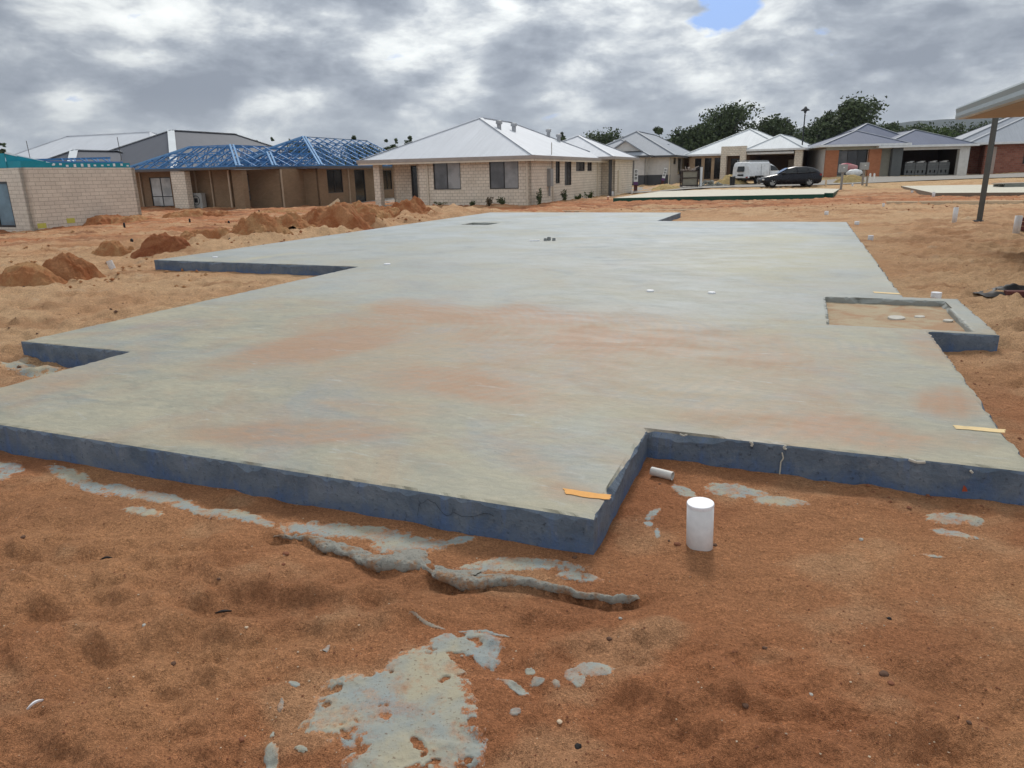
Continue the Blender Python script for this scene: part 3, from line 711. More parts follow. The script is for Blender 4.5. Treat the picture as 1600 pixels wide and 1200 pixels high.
rb = base(GX, GY)
tap = np.clip(np.minimum(S_, S_[-1]-S_)/.05, 0, 1)[:, None]
lump = .011*fbm(GX/.022, GY/.022, 23, 5, .6)+.010*fbm(GX/.07, GY/.07, 29, 3)
GZ = rb+.002+pb[None, :]*tt[:, None]*tap+lump*np.clip(pb[None, :]+.3, 0, 1)
lo_ = grid('concrete_lip', GX, GY, GZ, mat('rough_concrete', (.36, .345, .31), .9, .2, 0, lambda t, b, tcn, c: (
    t.l.new(t.mix(t.mapr(t.noise(tcn.outputs['Object'], 60, 5, .7), .55, .68, 0, .75), t.mix(t.mapr(t.noise(tcn.outputs['Object'], 11, 6, .68), .50, .60, 0, .9), (.33, .32, .28), (.34, .19, .10)), (.10, .095, .09)), b.inputs['Base Color']),
    bump(t, b, t.noise(tcn.outputs['Object'], 45, 6, .7), 1.0, .02))))
tag(lo_, 'lumpy rough lip of squeezed out concrete running through sand before the slab corner', 'concrete lip')

# ------------------------------------------------------------------ pvc pipes, pegs and small litter
def pipe(px, yb, yt, dpx, label, cap=True, group='white pvc pipes standing in the sand', m=None, tilt=0, d=None, name='pvc_pipe', cat='pipe'):
    x, y, z = gp(px, yb); dep = y*pc+(CH-z)*ps
    r = (d or dpx/CF*dep)/2; h = pY(px, yt, y)[2]-z
    t = thing(name, label, cat, (x, y, z), 0, group)
    mb = MB(); mb.lathe([(r*.9, -.1), (r, -.1), (r, h), (r*.93, h), (r*.93, h-.06), (.001, h-.06)], 28); o = mb.build('pipe_wall', m or M_pvc, t, True)
    if cap:
        mb = MB(); mb.lathe([(r*1.0, h-.012*min(1, h/.1)), (r*1.015, h-.011*min(1, h/.1)), (r*1.015, h-.003), (r*1.0, h+.002), (r*.95, h+.003), (.001, h+.003)], 28); mb.build('cap', M_cap, t)
    if tilt: t.rotation_euler.y = tilt
    return t
pipe(1093, 852, 786, 40, 'thick capped white pipe standing in the sand beside the nearest slab corner', d=.112, tilt=math.radians(-2.0))
pipe(1291, 337, 330, 6, 'small white pipe just past the far right corner of the slab')
pipe(1338.5, 352, 346, 7, 'short white capped pipe just right of the far right slab corner, farther of two')
pipe(1360, 375, 368, 8, 'short white capped pipe on sand right of the slab, nearer of two')
pipe(1491, 346, 324, 7, 'thin open white pipe left of the veranda post', False)
pipe(1587, 367, 337, 10, 'tall open white pipe right of the veranda post', False)
pipe(1462, 467, 457, 15, 'stubby white capped pipe behind the sunken recess rim')
pipe(1458, 309, 300, 4.5, 'pale pipe at the corner of the far right bare slab', False)
pipe(1380, 323, 317.5, 3.5, 'little pale pipe at the left end of the limestone edging', False)
pipe(1425, 301, 298, 3.5, 'tiny white pipe left of the far right bare slab')
pipe(306, 394, 389, 9, 'squat white pipe beside the left edge of the slab, left of the round mound')
pipe(572, 359, 352, 5, 'white pipe stub beside the slab edge, nearest of the row past the mounds', False, 'white pipe stubs along the far left slab edge')
pipe(605, 354, 344, 5.5, 'white pipe stub with dark top, second of the row past the mounds', True, 'white pipe stubs along the far left slab edge')
pipe(680, 345, 337, 5, 'white pipe stub near the dark slab recess, third of the row', False, 'white pipe stubs along the far left slab edge')
pipe(765, 334, 327, 5, 'white pipe stub at the far left corner of the slab', False, 'white pipe stubs along the far left slab edge')
pipe(950, 314, 307, 3.5, 'small orange capped pipe in red sand by the dark post', True, m=mat('orange_pvc', (.6, .28, .16), .6))
pipe(957, 307, 299, 3, 'thin pale pipe at the foot of the dark post', False)
pipe(987, 303, 297, 3, 'tiny white pipe left of the upright sign near the green edged slab', False)
pipe(1225, 300, 297, 0, 'x', d=.001) if False else None
# tilted broken pipe
x, y, z = gp(176, 419); mb = MB(); mb.lathe([(.055, -.05), (.055, .15), (.05, .15), (.05, .1), (.001, .1)], 16); o = mb.build('broken_pipe', M_pvc, loc=(x, y, z)); o.rotation_euler = (.1, math.radians(-14), 0)
tag(o, 'tilted broken white pipe in sand left of the far slab notch', 'pipe')
# pipe offcut lying down
x, y, z = gp(1034, 746); t = thing('pipe_offcut', 'short hollow white pipe offcut lying in the slab corner', 'pipe offcut', (x, y, z+.022), math.radians(-37))
mb = MB(); n = 24; r0_, r1_ = .023, .0195
for k in range(n):
    a0, a1 = 2*math.pi*k/n, 2*math.pi*(k+1)/n
    def q(xx, r, a): return (xx, r*math.cos(a), r*math.sin(a))
    mb.poly([q(-.06, r0_, a0), q(.06, r0_, a0), q(.06, r0_, a1), q(-.06, r0_, a1)]); mb.poly([q(.06, r1_, a0), q(-.06, r1_, a0), q(-.06, r1_, a1), q(.06, r1_, a1)])
    for xx in (.06, -.06): mb.poly([q(xx, r0_, a0), q(xx, r1_, a0), q(xx, r1_, a1), q(xx, r0_, a1)])
mb.build('pipe_wall', mat('dirty_pvc', (.62, .60, .56), .5), t, True)
# pegs
M_peg = mat('black_peg', (.012, .012, .014), .6)
PG = [(195, 357, 348, 'black survey peg in front of the low left red mound'), (207, 382, 373, 'black peg between the tan mound and the dark red mound'), (297, 349, 341.5, 'black peg in the red lot below the cream pillar'),
      (358, 352, 345, 'black peg in the red lot below the air conditioner side'), (361, 388, 372, 'black banded peg left of the tallest near mound'), (405, 332, 328, 'left of two tiny black pegs by the brown house'),
      (415, 332.5, 328.5, 'right of two tiny black pegs by the brown house'), (697, 338, 329, 'dark thin peg in front of the cream house, left of a close pair'), (733, 335, 327, 'left peg of a close dark pair in front of the cream house'),
      (741, 335, 328, 'right peg of a close dark pair in front of the cream house'), (675, 329, 322, 'dark peg by the cream house front door'), (621, 349, 338, 'rusty red stake between two white pipe stubs')]
for px, yb, yt, lb in PG:
    x, y, z = gp(px, yb); h = pY(px, yt, y)[2]-z; mb = MB(); mb.box(-.035, .035, -.02, .02, -.1, h-.02); mb.prism([(-.035, h-.02), (.035, h-.02), (.0, h+.01)], -.02, .02)
    tag(mb.build('survey_peg', mat('rusty_stake', (.25, .07, .03), .8) if px == 621 else M_peg, loc=(x, y, z), bevel=.004), lb, 'peg', 'survey pegs in the sand')
# small stones, clods and litter: single things that can be seen
def stone(px, py, r, col, nm, lb, cat, sq=.6, seed=0, el=1.0, grp=None, zoff=0):
    r *= .72; x, y, z = gp(px, py); bm = bmesh.new(); bmesh.ops.create_icosphere(bm, subdivisions=3, radius=1)
    rs = np.random.RandomState(seed)
    o1, o2 = rs.rand(2)*50
    for v in bm.verts:
        c = v.co; k = 1+.42*float(fbm(c.x*1.3+o1, c.y*1.3+c.z*1.7+o2, seed, 3)); v.co = Vector((c.x*r*el*k, c.y*r*k, c.z*r*sq*k))
    me = bpy.data.meshes.new(nm); bm.to_mesh(me); bm.free(); me.materials.append(col); me.polygons.foreach_set('use_smooth', [True]*len(me.polygons))
    o = bpy.data.objects.new(nm, me); C.objects.link(o); o.location = (x, y, z+r*sq*.35+zoff); o.rotation_euler.z = rs.rand()*6
    return tag(o, lb, cat, grp)
M_pst = mat('pale_stone', (.62, .48, .34), .85); M_dst = mat('dark_clod', (.12, .065, .042), .95); M_rcl = mat('red_clod', (.22, .085, .045), .95); M_gst = mat('grey_stone', (.40, .38, .34), .9); M_bark = mat('bark_black', (.015, .012, .012), .8)
SM = [(874, 1125, .011, M_pst, 'round cream stone right of the large pale concrete patch'), (969, 1068-100, .008, M_gst, 'small pale stone just below the right end of the lip'), (1346, 842, .012, M_gst, 'small pale angular stone on the sand right of the pipe'),
      (118/3.2, 844, .014, M_dst, 'dark clod on the sand at the left below the slab edge'), (448, 872, .016, M_rcl, 'largest dark reddish clod just left of the concrete lip'), (444, 888, .010, M_rcl, 'smaller reddish clod below the largest clod near the lip'),
      (343, 911, .010, M_dst, 'round dark clod above the curved strip of bark'), (20, 893, .010, M_pst, 'cream stone at the far left of the foreground'), (386, 987, .008, M_pst, 'small cream stone left of the thin streak'),
      (270, 1033, .012, M_dst, 'dark clod in the left foreground above the white splinter'), (377, 1150, .011, M_rcl, 'reddish clod at lower left beside the faint splash'), (226, 981, .010, M_gst, 'blue grey chip in a shallow footprint'),
      (1196, 1006, .011, M_dst, 'black clod in the right foreground'), (1380, 1055, .018, M_dst, 'largest brown clod of a pair at the lower right'), (1392, 1070, .013, M_rcl, 'small reddish clod beside the largest lower right clod'),
      (1389, 968, .010, M_bark, 'little black chip at the right foreground'), (1268, 1078, .008, M_gst, 'small pale chip left of the lower right clods'), (952, 995, .012, M_dst, 'dark clod below the small pale stone'),
      (903, 1160, .013, M_bark, 'black chip at the bottom right of the large patch'), (1058, 853, .016, M_rcl, 'reddish clod at the left foot of the thick pipe'), (1117, 850, .013, M_dst, 'dark clod at the right foot of the thick pipe'),
      (898, 872, .013, M_dst, 'black clod at the foot of the slab near its front corner'), (1512, 1140, .009, M_dst, 'dark clod close to the lower right corner'), (1165, 1100, .014, M_dst, 'dark clod in the lower middle right'),
      (1045, 848, .007, M_dst, 'tiny dark clod left of the thick pipe'), (1031, 742+15, .009, M_dst, 'dark crumb below the pipe offcut')]
for k, (px, py, r, m_, lb) in enumerate(SM): stone(px, py, r, m_, 'stone' if m_ in (M_pst, M_gst) else 'clod', lb, 'stone' if m_ in (M_pst, M_gst) else 'clod', .6, k+3, 1.2, 'stones and clods in the foreground')
def sliver(px, py, L_, w, ang, m_, nm, lb, cat, curve=.2):
    x, y, z = gp(px, py); mb = MB(); n = 8
    for k in range(n):
        a, b = k/n, (k+1)/n
        def P(t, s_): return ((t-.5)*L_, s_*w*math.sin(math.pi*min(max(t, .05), .95))+curve*L_*(t-.5)**2, .004+.01*math.sin(math.pi*t))
        mb.poly([P(a, -1), P(b, -1), P(b, 1), P(a, 1)])
    o = mb.build(nm, m_, loc=(x, y, z+.003), rot=math.radians(ang)); s_ = o.modifiers.new('thick', 'SOLIDIFY'); s_.thickness = .006
    return tag(o, lb, cat)
sliver(347, 947, .062, .0055, 12, M_bark, 'bark_strip', 'curved black strip of bark on the sand in the left foreground', 'bark', .5)
sliver(55, 1100, .05, .0035, 58, M_cap, 'plastic_splinter', 'white splinter on the sand near the bottom left corner', 'splinter', .1)
sliver(165, 870, .05, .005, 20, M_bark, 'bark_strip', 'short dark twig on the sand left of centre below the slab edge', 'twig', .1)
# gravel crumbs scattered in the sand: too many to count
def scatter(n, region, rmin, rmax, m_, nm, seed, flt=None):
    rs = np.random.RandomState(seed); mb = MB(); X = []; 
    x0, x1, y0, y1 = region
    ph = np.array([(1, 0, 0), (-1, 0, 0), (0, 1, 0), (0, -1, 0), (0, 0, 1), (0, 0, -1)], float); fs = [(0, 2, 4), (2, 1, 4), (1, 3, 4), (3, 0, 4), (2, 0, 5), (1, 2, 5), (3, 1, 5), (0, 3, 5)]
    P = []
    for _ in range(n):
        px = x0+(x1-x0)*rs.rand(); py = y0+(y1-y0)*rs.rand()
        p = pz(px, py, 0)
        u, v = uvof(p[0], p[1])
        if inside(POLY, u, v) or (flt and not flt(u, v, rs)): continue
        P.append(p)
    A2 = np.array(P); zz = height(A2[:, 0], A2[:, 1])
    for (x, y, _), z in zip(P, zz):
        r = rmin+(rmax-rmin)*rs.rand()**3; q = (ph*(r*(.6+.8*rs.rand(6, 1)))); i = len(mb.v)
        a = rs.rand()*6; ca, sa = math.cos(a), math.sin(a)
        for c in q: mb.v.append((x+c[0]*ca-c[1]*sa, y+c[0]*sa+c[1]*ca, z+c[2]*.6+r*.25))
        for f in fs: mb.f.append(tuple(i+k for k in f)); mb.m.append(0)
    o = mb.build(nm, m_); o['kind'] = 'stuff'; o['label'] = 'scattered crumbs of soil and grit on the sand'; o['category'] = 'gravel'
scatter(2600, (0, 1600, 700, 1200), .0012, .005, M_rcl, 'gravel', 5)
scatter(700, (0, 1600, 700, 1200), .001, .0045, M_pst, 'gravel', 6)
scatter(420, (0, 520, 440, 660), .006, .028, M_dst, 'gravel', 8, lambda u, v, rs: rs.rand() < .25+.75*math.exp(-((v-7.5)/2)**2))
scatter(500, (1300, 1600, 350, 800), .004, .015, M_rcl, 'gravel', 9)

# ------------------------------------------------------------------ sand mounds
def sandmat(nm, c1, c2):
    def bd(t, b, tcn, col):
        o = tcn.outputs['Object']; n = t.noise(o, 2.2, 6, .6, .6); g = t.noise(o, 30, 5, .7)
        c = t.mix(t.mapr(n, .40, .60, 0, 1), c1, c2)
        v = t.new('ShaderNodeVectorMath', operation='SCALE'); t.put(v.inputs[0], c); t.put(v.inputs['Scale'], t.mapr(g, .25, .75, .75, 1.2)); t.l.new(v.outputs[0], b.inputs['Base Color'])
        bump(t, b, g, .9, .05)
    return mat(nm, c1, .95, .1, 0, bd)
M_mred = sandmat('mound_red', (.33, .12, .05), (.44, .21, .10)); M_mtan = sandmat('mound_tan', (.48, .27, .13), (.40, .17, .075)); M_myel = sandmat('mound_yellow', (.52, .40, .19), (.46, .32, .15)); M_dkr = sandmat('mound_dark_red', (.25, .08, .035), (.36, .15, .07))
def mound(px, py, wpx, hpx, m_, lb, seed, depth=.8, grp='sand mounds dug out on the left lot', peaks=1, nm='sand_mound'):
    x, y, z = gp(px, py); dep = y*pc+(CH-z)*ps; w = wpx/CF*dep; h = hpx/CF*dep*.90
    n = 64; g = np.linspace(-1, 1, n); U, V_ = np.meshgrid(g, g)
    wv = .26*fbm(U*2.0+seed, V_*2.0, seed, 5)
    R = np.hypot(U, V_)+wv
    hh = np.clip(1-R, 0, 1); hh = hh*(1-.35*hh*hh)/.8; hh = hh-.10*np.clip(.12-R, 0, 1)*4
    hh = 1.05*np.minimum(hh, 1-.55*(1-hh)) if False else hh*1.12
    rs = np.random.RandomState(seed)
    for k in range(peaks-1):
        a, b_ = (rs.rand(2)-.5)*1.1; hh = np.maximum(hh, np.clip(.75-np.hypot(U-a, V_-b_)*1.2-wv, 0, 1))
    hh = hh+.22*fbm(U*3.4, V_*3.4, seed+3, 6, .62)*np.clip(hh*3, 0, 1)
    X = x+U*w/2*1.12; Y = y+w*depth/2*.9+V_*w/2*depth*1.12
    Z = height(X, Y, False)-.05+(h+.05)*hh
    return tag(grid(nm, X, Y, Z, m_), lb, 'sand mound', grp)
mound(90, 438, 92, 44, M_mred, 'dark red sand mound standing alone at the far left', 1)
mound(20, 448, 110, 38, M_mtan, 'low tan mound cut by the left picture edge', 2)
mound(165, 402, 60, 24, M_mtan, 'small tan mound left of the dark red mound', 3)
mound(235, 404, 92, 28, M_dkr, 'very dark red sand mound near the far slab notch', 4)
mound(305, 388, 90, 22, M_mtan, 'low tan mound between the dark mound and the round mound', 5)
mound(397, 384, 92, 41, M_mtan, 'rounded tan mound beside the slab, largest of the near ones', 6)
mound(450, 372, 85, 32, M_mtan, 'brown mound just right of the rounded tan mound', 7, peaks=2)
mound(515, 366, 110, 34, M_mred, 'wide red brown mound beside the slab in the middle of the row', 8, peaks=3)
mound(560, 352, 110, 34, M_mtan, 'tall long mound in front of the brown house', 9, peaks=3)
mound(635, 345, 75, 26, M_mred, 'smooth orange red mound closest to the cream house porch', 10)
mound(600, 340, 60, 18, M_mred, 'small orange mound behind the long mound', 11)
mound(150, 352, 75, 15, M_mred, 'low red mound against the block wall', 12, peaks=2)
mound(195, 350, 75, 14, M_mtan, 'low tan mound at the right end of the block wall', 13)
mound(285, 341, 75, 14, M_mtan, 'low mound in front of the cream pillar', 14)
mound(330, 339, 50, 11, M_mred, 'low mound below the air conditioner', 15)
mound(430, 334, 90, 7, M_mtan, 'flat pale mound along the brown house', 16)
mound(480, 352, 100, 15, M_mtan, 'flat mound behind the brown mound in the row', 17, peaks=2)

scatter(900, (330, 690, 336, 392), .012, .06, M_mred, 'gravel', 15)
scatter(500, (0, 330, 345, 450), .010, .05, M_mtan, 'gravel', 16)
scatter(600, (900, 1600, 305, 330), .01, .05, M_dkr, 'gravel', 17)
# ================================================================== BUILDINGS
M_block = brickmat('cream_block', (.68, .61, .51), (.74, .67, .57), (.40, .35, .28), .30, .172, .012)
M_block2 = brickmat('cream_block_wall', (.63, .57, .49), (.69, .63, .54), (.42, .37, .30), .48, .172, .012)
M_brown = brickmat('brown_brick', (.25, .175, .11), (.285, .20, .13), (.20, .14, .09), .24, .086, .008)
M_red = brickmat('red_brick', (.42, .155, .075), (.48, .19, .095), (.33, .19, .13), .24, .086, .010)
M_dred = brickmat('dark_red_brick', (.24, .085, .06), (.33, .14, .10), (.24, .17, .14), .35, .172, .016)
M_tanb = brickmat('tan_brick', (.44, .32, .21), (.50, .37, .25), (.36, .27, .19), .24, .086, .008)
M_rzinc = roofmat('roof_pale_grey', (.62, .64, .68)); M_rwhite = roofmat('roof_white', (.66, .69, .71)); M_rblue = roofmat('roof_blue_grey', (.13, .15, .215)); M_rdark = roofmat('roof_grey', (.115, .12, .14)); M_rmid = roofmat('roof_mid_grey', (.31, .335, .375))
M_fas = mat('fascia_taupe', (.36, .325, .30), .6); M_cream = mat('cream_trim', (.62, .56, .46), .6); M_white = mat('white_trim', (.70, .72, .73), .5)
M_frame = mat('black_frame', (.012, .013, .015), .4, .5); M_dgrey = mat('dark_grey_render', (.085, .088, .095), .8); M_render = mat('white_render', (.60, .59, .57), .85); M_conc = mat('pad_concrete', (.40, .37, .32), .85)
M_soff = mat('soffit', (.55, .52, .47), .8)
def gm(t, b, tcn, col):
    n = t.noise(tcn.outputs['Object'], 1.2, 3, .5); c = t.mix(t.mapr(n, .4, .6, 0, 1), tuple(x*.8 for x in col), tuple(min(1, x*1.25) for x in col)); t.l.new(c, b.inputs['Base Color'])
    b.inputs['Roughness'].default_value = .12
M_gdark = mat('glass_dark', (.035, .035, .04), .1, .5, 0, gm); M_gblind = mat('glass_blind', (.26, .26, .26), .1, .5, 0, gm); M_gscreen = mat('glass_screen', (.10, .10, .105), .1, .5, 0, gm); M_gblack = mat('glass_black', (.010, .010, .011), .1, .5, 0, gm)
M_curt = mat('curtain_white', (.42, .44, .44), .3, .5, 0, gm)

class House:
    def __init__(s, name, label, cat, x, y, z, th, group=None):
        s.x, s.y, s.z, s.th = x, y, z, th
        s.o = thing(name, label, cat, (x, y, z), -th, group)
        s.B = (math.sin(th), math.cos(th)); s.A = (math.cos(th), -math.sin(th))
    def hit(s, px, py, ax, val):
        a, dy, dd = ray(px, py); ru = a*s.A[0]+dy*s.A[1]; rv = a*s.B[0]+dy*s.B[1]
        ou = -(s.x*s.A[0]+s.y*s.A[1]); ov = -(s.x*s.B[0]+s.y*s.B[1])
        t = ((val-ov)/rv) if ax == 'v' else ((val-ou)/ru)
        return ou+ru*t, ov+rv*t, CH+dd*t-s.z
    def roof(s, x0, x1, y0, y1, z, pitch, m, mf, name='roof', ridge='y', gut=.16, cap=None, off=(0, 0), soff=True):
        """hip roof over the rectangle, with fascia/gutter ring, soffit and hip caps as sub-parts; returns (object, ridge points)"""
        w = (x1-x0) if ridge == 'y' else (y1-y0); h = w/2*pitch
        if ridge == 'y': r1 = ((x0+x1)/2, y0+w/2, z+h); r2 = ((x0+x1)/2, max(y1-w/2, y0+w/2+.01), z+h)
        else: r1 = (x0+w/2, (y0+y1)/2, z+h); r2 = (max(x1-w/2, x0+w/2+.01), (y0+y1)/2, z+h)
        a, b, c, d = (x0, y0, z), (x1, y0, z), (x1, y1, z), (x0, y1, z)
        mb = MB()
        if ridge == 'y': mb.poly([a, b, r1]); mb.poly([b, c, r2, r1]); mb.poly([c, d, r2]); mb.poly([d, a, r1, r2])
        else: mb.poly([a, b, r2, r1]); mb.poly([b, c, r2]); mb.poly([c, d, r1, r2]); mb.poly([d, a, r1])
        mb.poly([d, c, b, a])
        ro = mb.build(name, m, s.o)
        g = MB(); t = .11
        g.box(x0-t, x1+t, y0-t, y0-.003, z-gut, z+.02); g.box(x0-t, x1+t, y1+.003, y1+t, z-gut, z+.02); g.box(x0-t, x0-.003, y0, y1, z-gut, z+.02); g.box(x1+.003, x1+t, y0, y1, z-gut, z+.02)
        g.build('gutter', mf, ro)
        if soff:
            q = MB(); q.box(x0+.01, x1-.01, y0+.01, y1-.01, z-gut-.02, z-gut+.01); q.build('soffit', M_soff, ro)
        k = MB()
        ends = [(a, r1), (b, r1), (c, r2), (d, r2), (r1, r2)] if ridge == 'y' else [(a, r1), (d, r1), (b, r2), (c, r2), (r1, r2)]
        for p, q in ends: k.bar(Vector(p)+Vector((0, 0, .035)), Vector(q)+Vector((0, 0, .035)), .22 if cap is None else .6, .012)
        k.build('ridge_cap', cap or (m if m in (M_rwhite, M_rzinc) else M_rmid), ro)
        return ro, r1, r2
    def window(s, axis, c, a0, a1, z0, z1, panes, fr=.05, rec=.05, mid=None, name='window', fm=None):
        """axis 'v': wall faces -y at y=c ; axis 'u': wall faces +x at x=c. panes: list of materials across"""
        mb = MB(); gl = []
        def bx(b_, p0, p1, q0, q1, d0, d1):
            if axis == 'v': b_.box(p0, p1, c+d0, c+d1, q0, q1)
            else: b_.box(c-d1, c-d0, p0, p1, q0, q1)
        f = fm or M_frame
        bx(mb, a0, a1, z0, z0+fr, rec-.02, rec+.05); bx(mb, a0, a1, z1-fr, z1, rec-.02, rec+.05)
        bx(mb, a0, a0+fr, z0+fr, z1-fr, rec-.02, rec+.05); bx(mb, a1-fr, a1, z0+fr, z1-fr, rec-.02, rec+.05)
        n = len(panes); w = (a1-a0)/n
        for k in range(1, n): bx(mb, a0+w*k-fr/2, a0+w*k+fr/2, z0+fr, z1-fr, rec-.01, rec+.045)
        if mid: bx(mb, a0+fr, a1-fr, mid-fr/2, mid+fr/2, rec-.013, rec+.046)
        wo_ = mb.build(name, f, s.o)
        for k, pm in enumerate(panes):
            g = MB(); bx(g, a0+w*k+.01, a0+w*(k+1)-.01, z0+.01, z1-.01, rec+.02, rec+.03); g.build('pane', pm, wo_)
        return wo_
    def downpipe(s, x, y, z0, z1, m):
        mb = MB(); mb.box(x-.05, x+.05, y-.04, y+.04, z0+.12, z1); mb.bar((x, y, z0+.14), (x, y-.14, z0), .09, .08); mb.build('downpipe', m, s.o)
    def vent(s, x, y, z, m):
        mb = MB(); mb.lathe([(.13, -.3), (.13, .28), (.2, .30), (.2, .46), (.05, .5), (.001, .5)], 12, x, y); 
        mb.v = [(a, b, c+z) for a, b, c in mb.v]; mb.build('roof_vent', m, s.o)

# ---- cream block house in the middle
h = House('cream_house', 'finished cream block house with pale grey hip roof in the middle of the row', 'house', 1.26, 40.6, -.16, TH)
WH = 2.62; HZ = WH-.16
def span(p0, p1, py, v=0): return h.hit(p0, py, 'v', v)[0], h.hit(p1, py, 'v', v)[0]
wA = (-5.98, -4.25, .90, 2.42); wB = (-2.47, -.72, .90, 2.42)
mb = MB(); L0 = -7.05
mb.wall((L0, 0), (0, 0), -.5, HZ, .11, [(wA[0]-L0, wA[1]-L0, wA[2], wA[3]), (wB[0]-L0, wB[1]-L0, wB[2], wB[3])])
SW = [(4.35, 5.20, 1.08, 2.42), (6.15, 7.6, .93, 2.42), (8.62, 10.7, 1.78, 2.42), (11.35, 12.5, 1.78, 2.42)]
mb.wall((0, .0), (0, 15.2), -.5, HZ, .11, SW)
mb.wall((0, 15.2), (-10, 15.2), -.5, HZ, .11); mb.wall((-9.6, 15.2), (-9.6, 1.6), -.5, HZ, .11)
mb.wall((-9.6, 1.6), (-8.35, 1.6), -.5, HZ, .11); mb.wall((-7.75, 1.6), (-7.05, 1.6), -.5, HZ, .11); mb.wall((-7.05, 1.6), (-7.05, 0), -.5, HZ, .11)
mb.wall((-8.35, 1.6), (-7.75, 1.6), 2.3, HZ, .11)
mb.build('wall', M_block, h.o)
h.window('v', 0, *wA, [M_gscreen, M_gblind]); h.window('v', 0, *wB, [M_gscreen, M_gblind])
for k, w_ in enumerate(SW): h.window('u', 0, *w_, [M_gscreen, M_gdark] if k != 3 else [M_gdark])
d_ = h.window('v', 1.6, -8.35, -7.75, 0.0, 2.3, [M_gblack], .07, name='door')
mb = MB(); mb.box(-7.85, -7.82, 1.56, 1.6, 1.0, 1.25); mb.build('handle', M_white, d_)
mb = MB(); mb.box(-9.95, -9.55, -.05, .35, -.5, HZ); mb.build('porch_pillar', M_block, h.o)
mb = MB(); mb.box(-9.9, -7.1, .4, 1.55, -.4, -.0); mb.build('porch_floor', M_conc, h.o)
ro, r1, r2 = h.roof(-10.65, .35, -.42, 15.6, WH, .445, M_rzinc, M_fas)
mb = MB(); mb.box(-10.7, .40, -.50, -.43, WH-.27, WH-.165); mb.box(.36, .43, -.5, 15.7, WH-.27, WH-.165); mb.build('eave_board', M_cream, h.o)
h2r = h.roof(-6.2, 1.35, 13.5, 21.5, WH+.1, .445, M_rzinc, M_fas)
mb = MB(); mb.wall((-6, 15.3), (1.0, 15.3), -.5, HZ+.1, .11) ; mb.wall((.95, 15.3), (.95, 21.3), -.5, HZ+.1, .11); mb.build('wall', M_block, h.o)
h.downpipe(-6.35, -.05, -.1, WH-.2, M_cream); h.downpipe(-.2, -.05, -.1, WH-.2, M_cream)
for v in (3.7, 13.9): 
    mb = MB(); mb.box(.0, .08, v-.05, v+.05, -.2, WH-.2); mb.build('downpipe', M_cream, h.o)
mb = MB(); mb.tube([(-10.35, -.1, WH-.2), (-10.3, .1, WH-.4)], .04, 8)
for px, py in ((780, 196), (803, 199), (857, 207), (873, 215)):
    for tt in np.linspace(6, 45, 400):
        a, dy, dd = ray(px, py+6)
        # march to the right-hand roof plane z = WH + (x1 - u)*pitch
        Y = 36+tt*.5; k = Y/dy; wx, wy, wz = a*k, Y, CH+dd*k
        u_ = (wx-h.x)*h.A[0]+(wy-h.y)*h.A[1]; v_ = (wx-h.x)*h.B[0]+(wy-h.y)*h.B[1]; zr = WH+(.35-u_)*.445
        if u_ < .3 and wz-h.z <= zr: h.vent(u_, v_, zr, mat('vent_grey', (.34, .35, .37), .5)); break
mb = MB(); mb.box(.001, .22, 2.75, 3.25, .95, 1.95); mb.bar((.1, 2.9, .95), (.1, 2.9, .4), .1); o = mb.build('meter_box', mat('meter_grey', (.30, .31, .31), .6), h.o)
mb = MB(); mb.tube([(.1, 3.3, 1.9), (.1, 3.3, 3.4)], .025, 6); mb.build('conduit', M_fas, h.o)
mb = MB(); mb.box(.951, 1.07, 16.2, 17.0, .3, 1.8); mb.build('meter_box', M_cream, h.o)

# ---- dark post at the far corner of the cream house
x, y, z = gp(953, 306); mb = MB(); hh = pY(950, 247, y)[2]-z; mb.box(-.12, .12, -.05, .05, -.2, hh); mb.box(-.16, .16, -.09, .09, -.2, .05)
tag(mb.build('dark_post', M_dgrey, loc=(x, y, z), bevel=.01), 'tall dark grey post at the right end of the cream block house', 'post')

# ---- block wall building on the left
h = House('block_building', 'half built cream block building with teal wrap along its top at the far left', 'building', -19.1, 38, -.45, TH)
T = 2.22+.45; y0 = -5.75
mb = MB(); mb.wall((0, y0), (0, .12), -.5, T, .2); mb.wall((-9, y0), (0, y0), -.5, T, .2, [(.0, 7.85, .1, 2.1)]); mb.wall((0, .12), (-6, .12), -.5, T, .2); mb.build('wall', M_block2, h.o)
h.window('v', y0, -3.4, -1.15, .1, 2.1, [M_gblack, mat('glass_bluish', (.10, .17, .22), .1, .5, 0, gm)], .09)
M_teal = mat('teal_wrap', (.012, .26, .34), .6); M_wtape = mat('white_tape', (.75, .80, .82), .6)
mb = MB(); mb.box(-.16, -.03, y0+1.2, -.1, T, T+.22); mb.box(-3.2, -.03, y0+.02, y0+1.2, T, T+.28); mb.poly([(-3.2, y0-.02, T+.01), (-.9, y0-.02, T+.01), (-.9, y0-.02, T+.62), (-3.2, y0-.02, T+.62)]); mb.poly([(-.9, y0, T), (-.05, y0+1.2, T), (-.05, y0+1.2, T+.25), (-.9, y0, T+.62)]); wr = mb.build('roof_wrap', M_teal, h.o)
mb = MB(); mb.bar((-.88, y0, T+.64), (-.02, y0+1.6, T+.14), .07)
rs = np.random.RandomState(3)
for k in range(12):
    v = y0+1.4+k*.36+rs.rand()*.1; mb.box(-.028, -.012, v, v+.12, T+.02+.1*rs.rand(), T+.12+.08*rs.rand())
mb.build('tape', M_wtape, wr)
M_truss = mat('blue_steel', (.06, .20, .44), .45, .5, .2)
mb = MB(); mb.bar((-1.2, y0+1.4, T+.36), (-1.2, -.2, T+.50), .09); mb.bar((-.5, y0+1.2, T+.26), (-.5, -.1, T+.26), .08)
for k in range(9):
    v = -2.9+k*.32; mb.bar((-1.15, v, T+.44), (-.6, v+.28*(1 if k % 2 else -1), T+.04), .05)
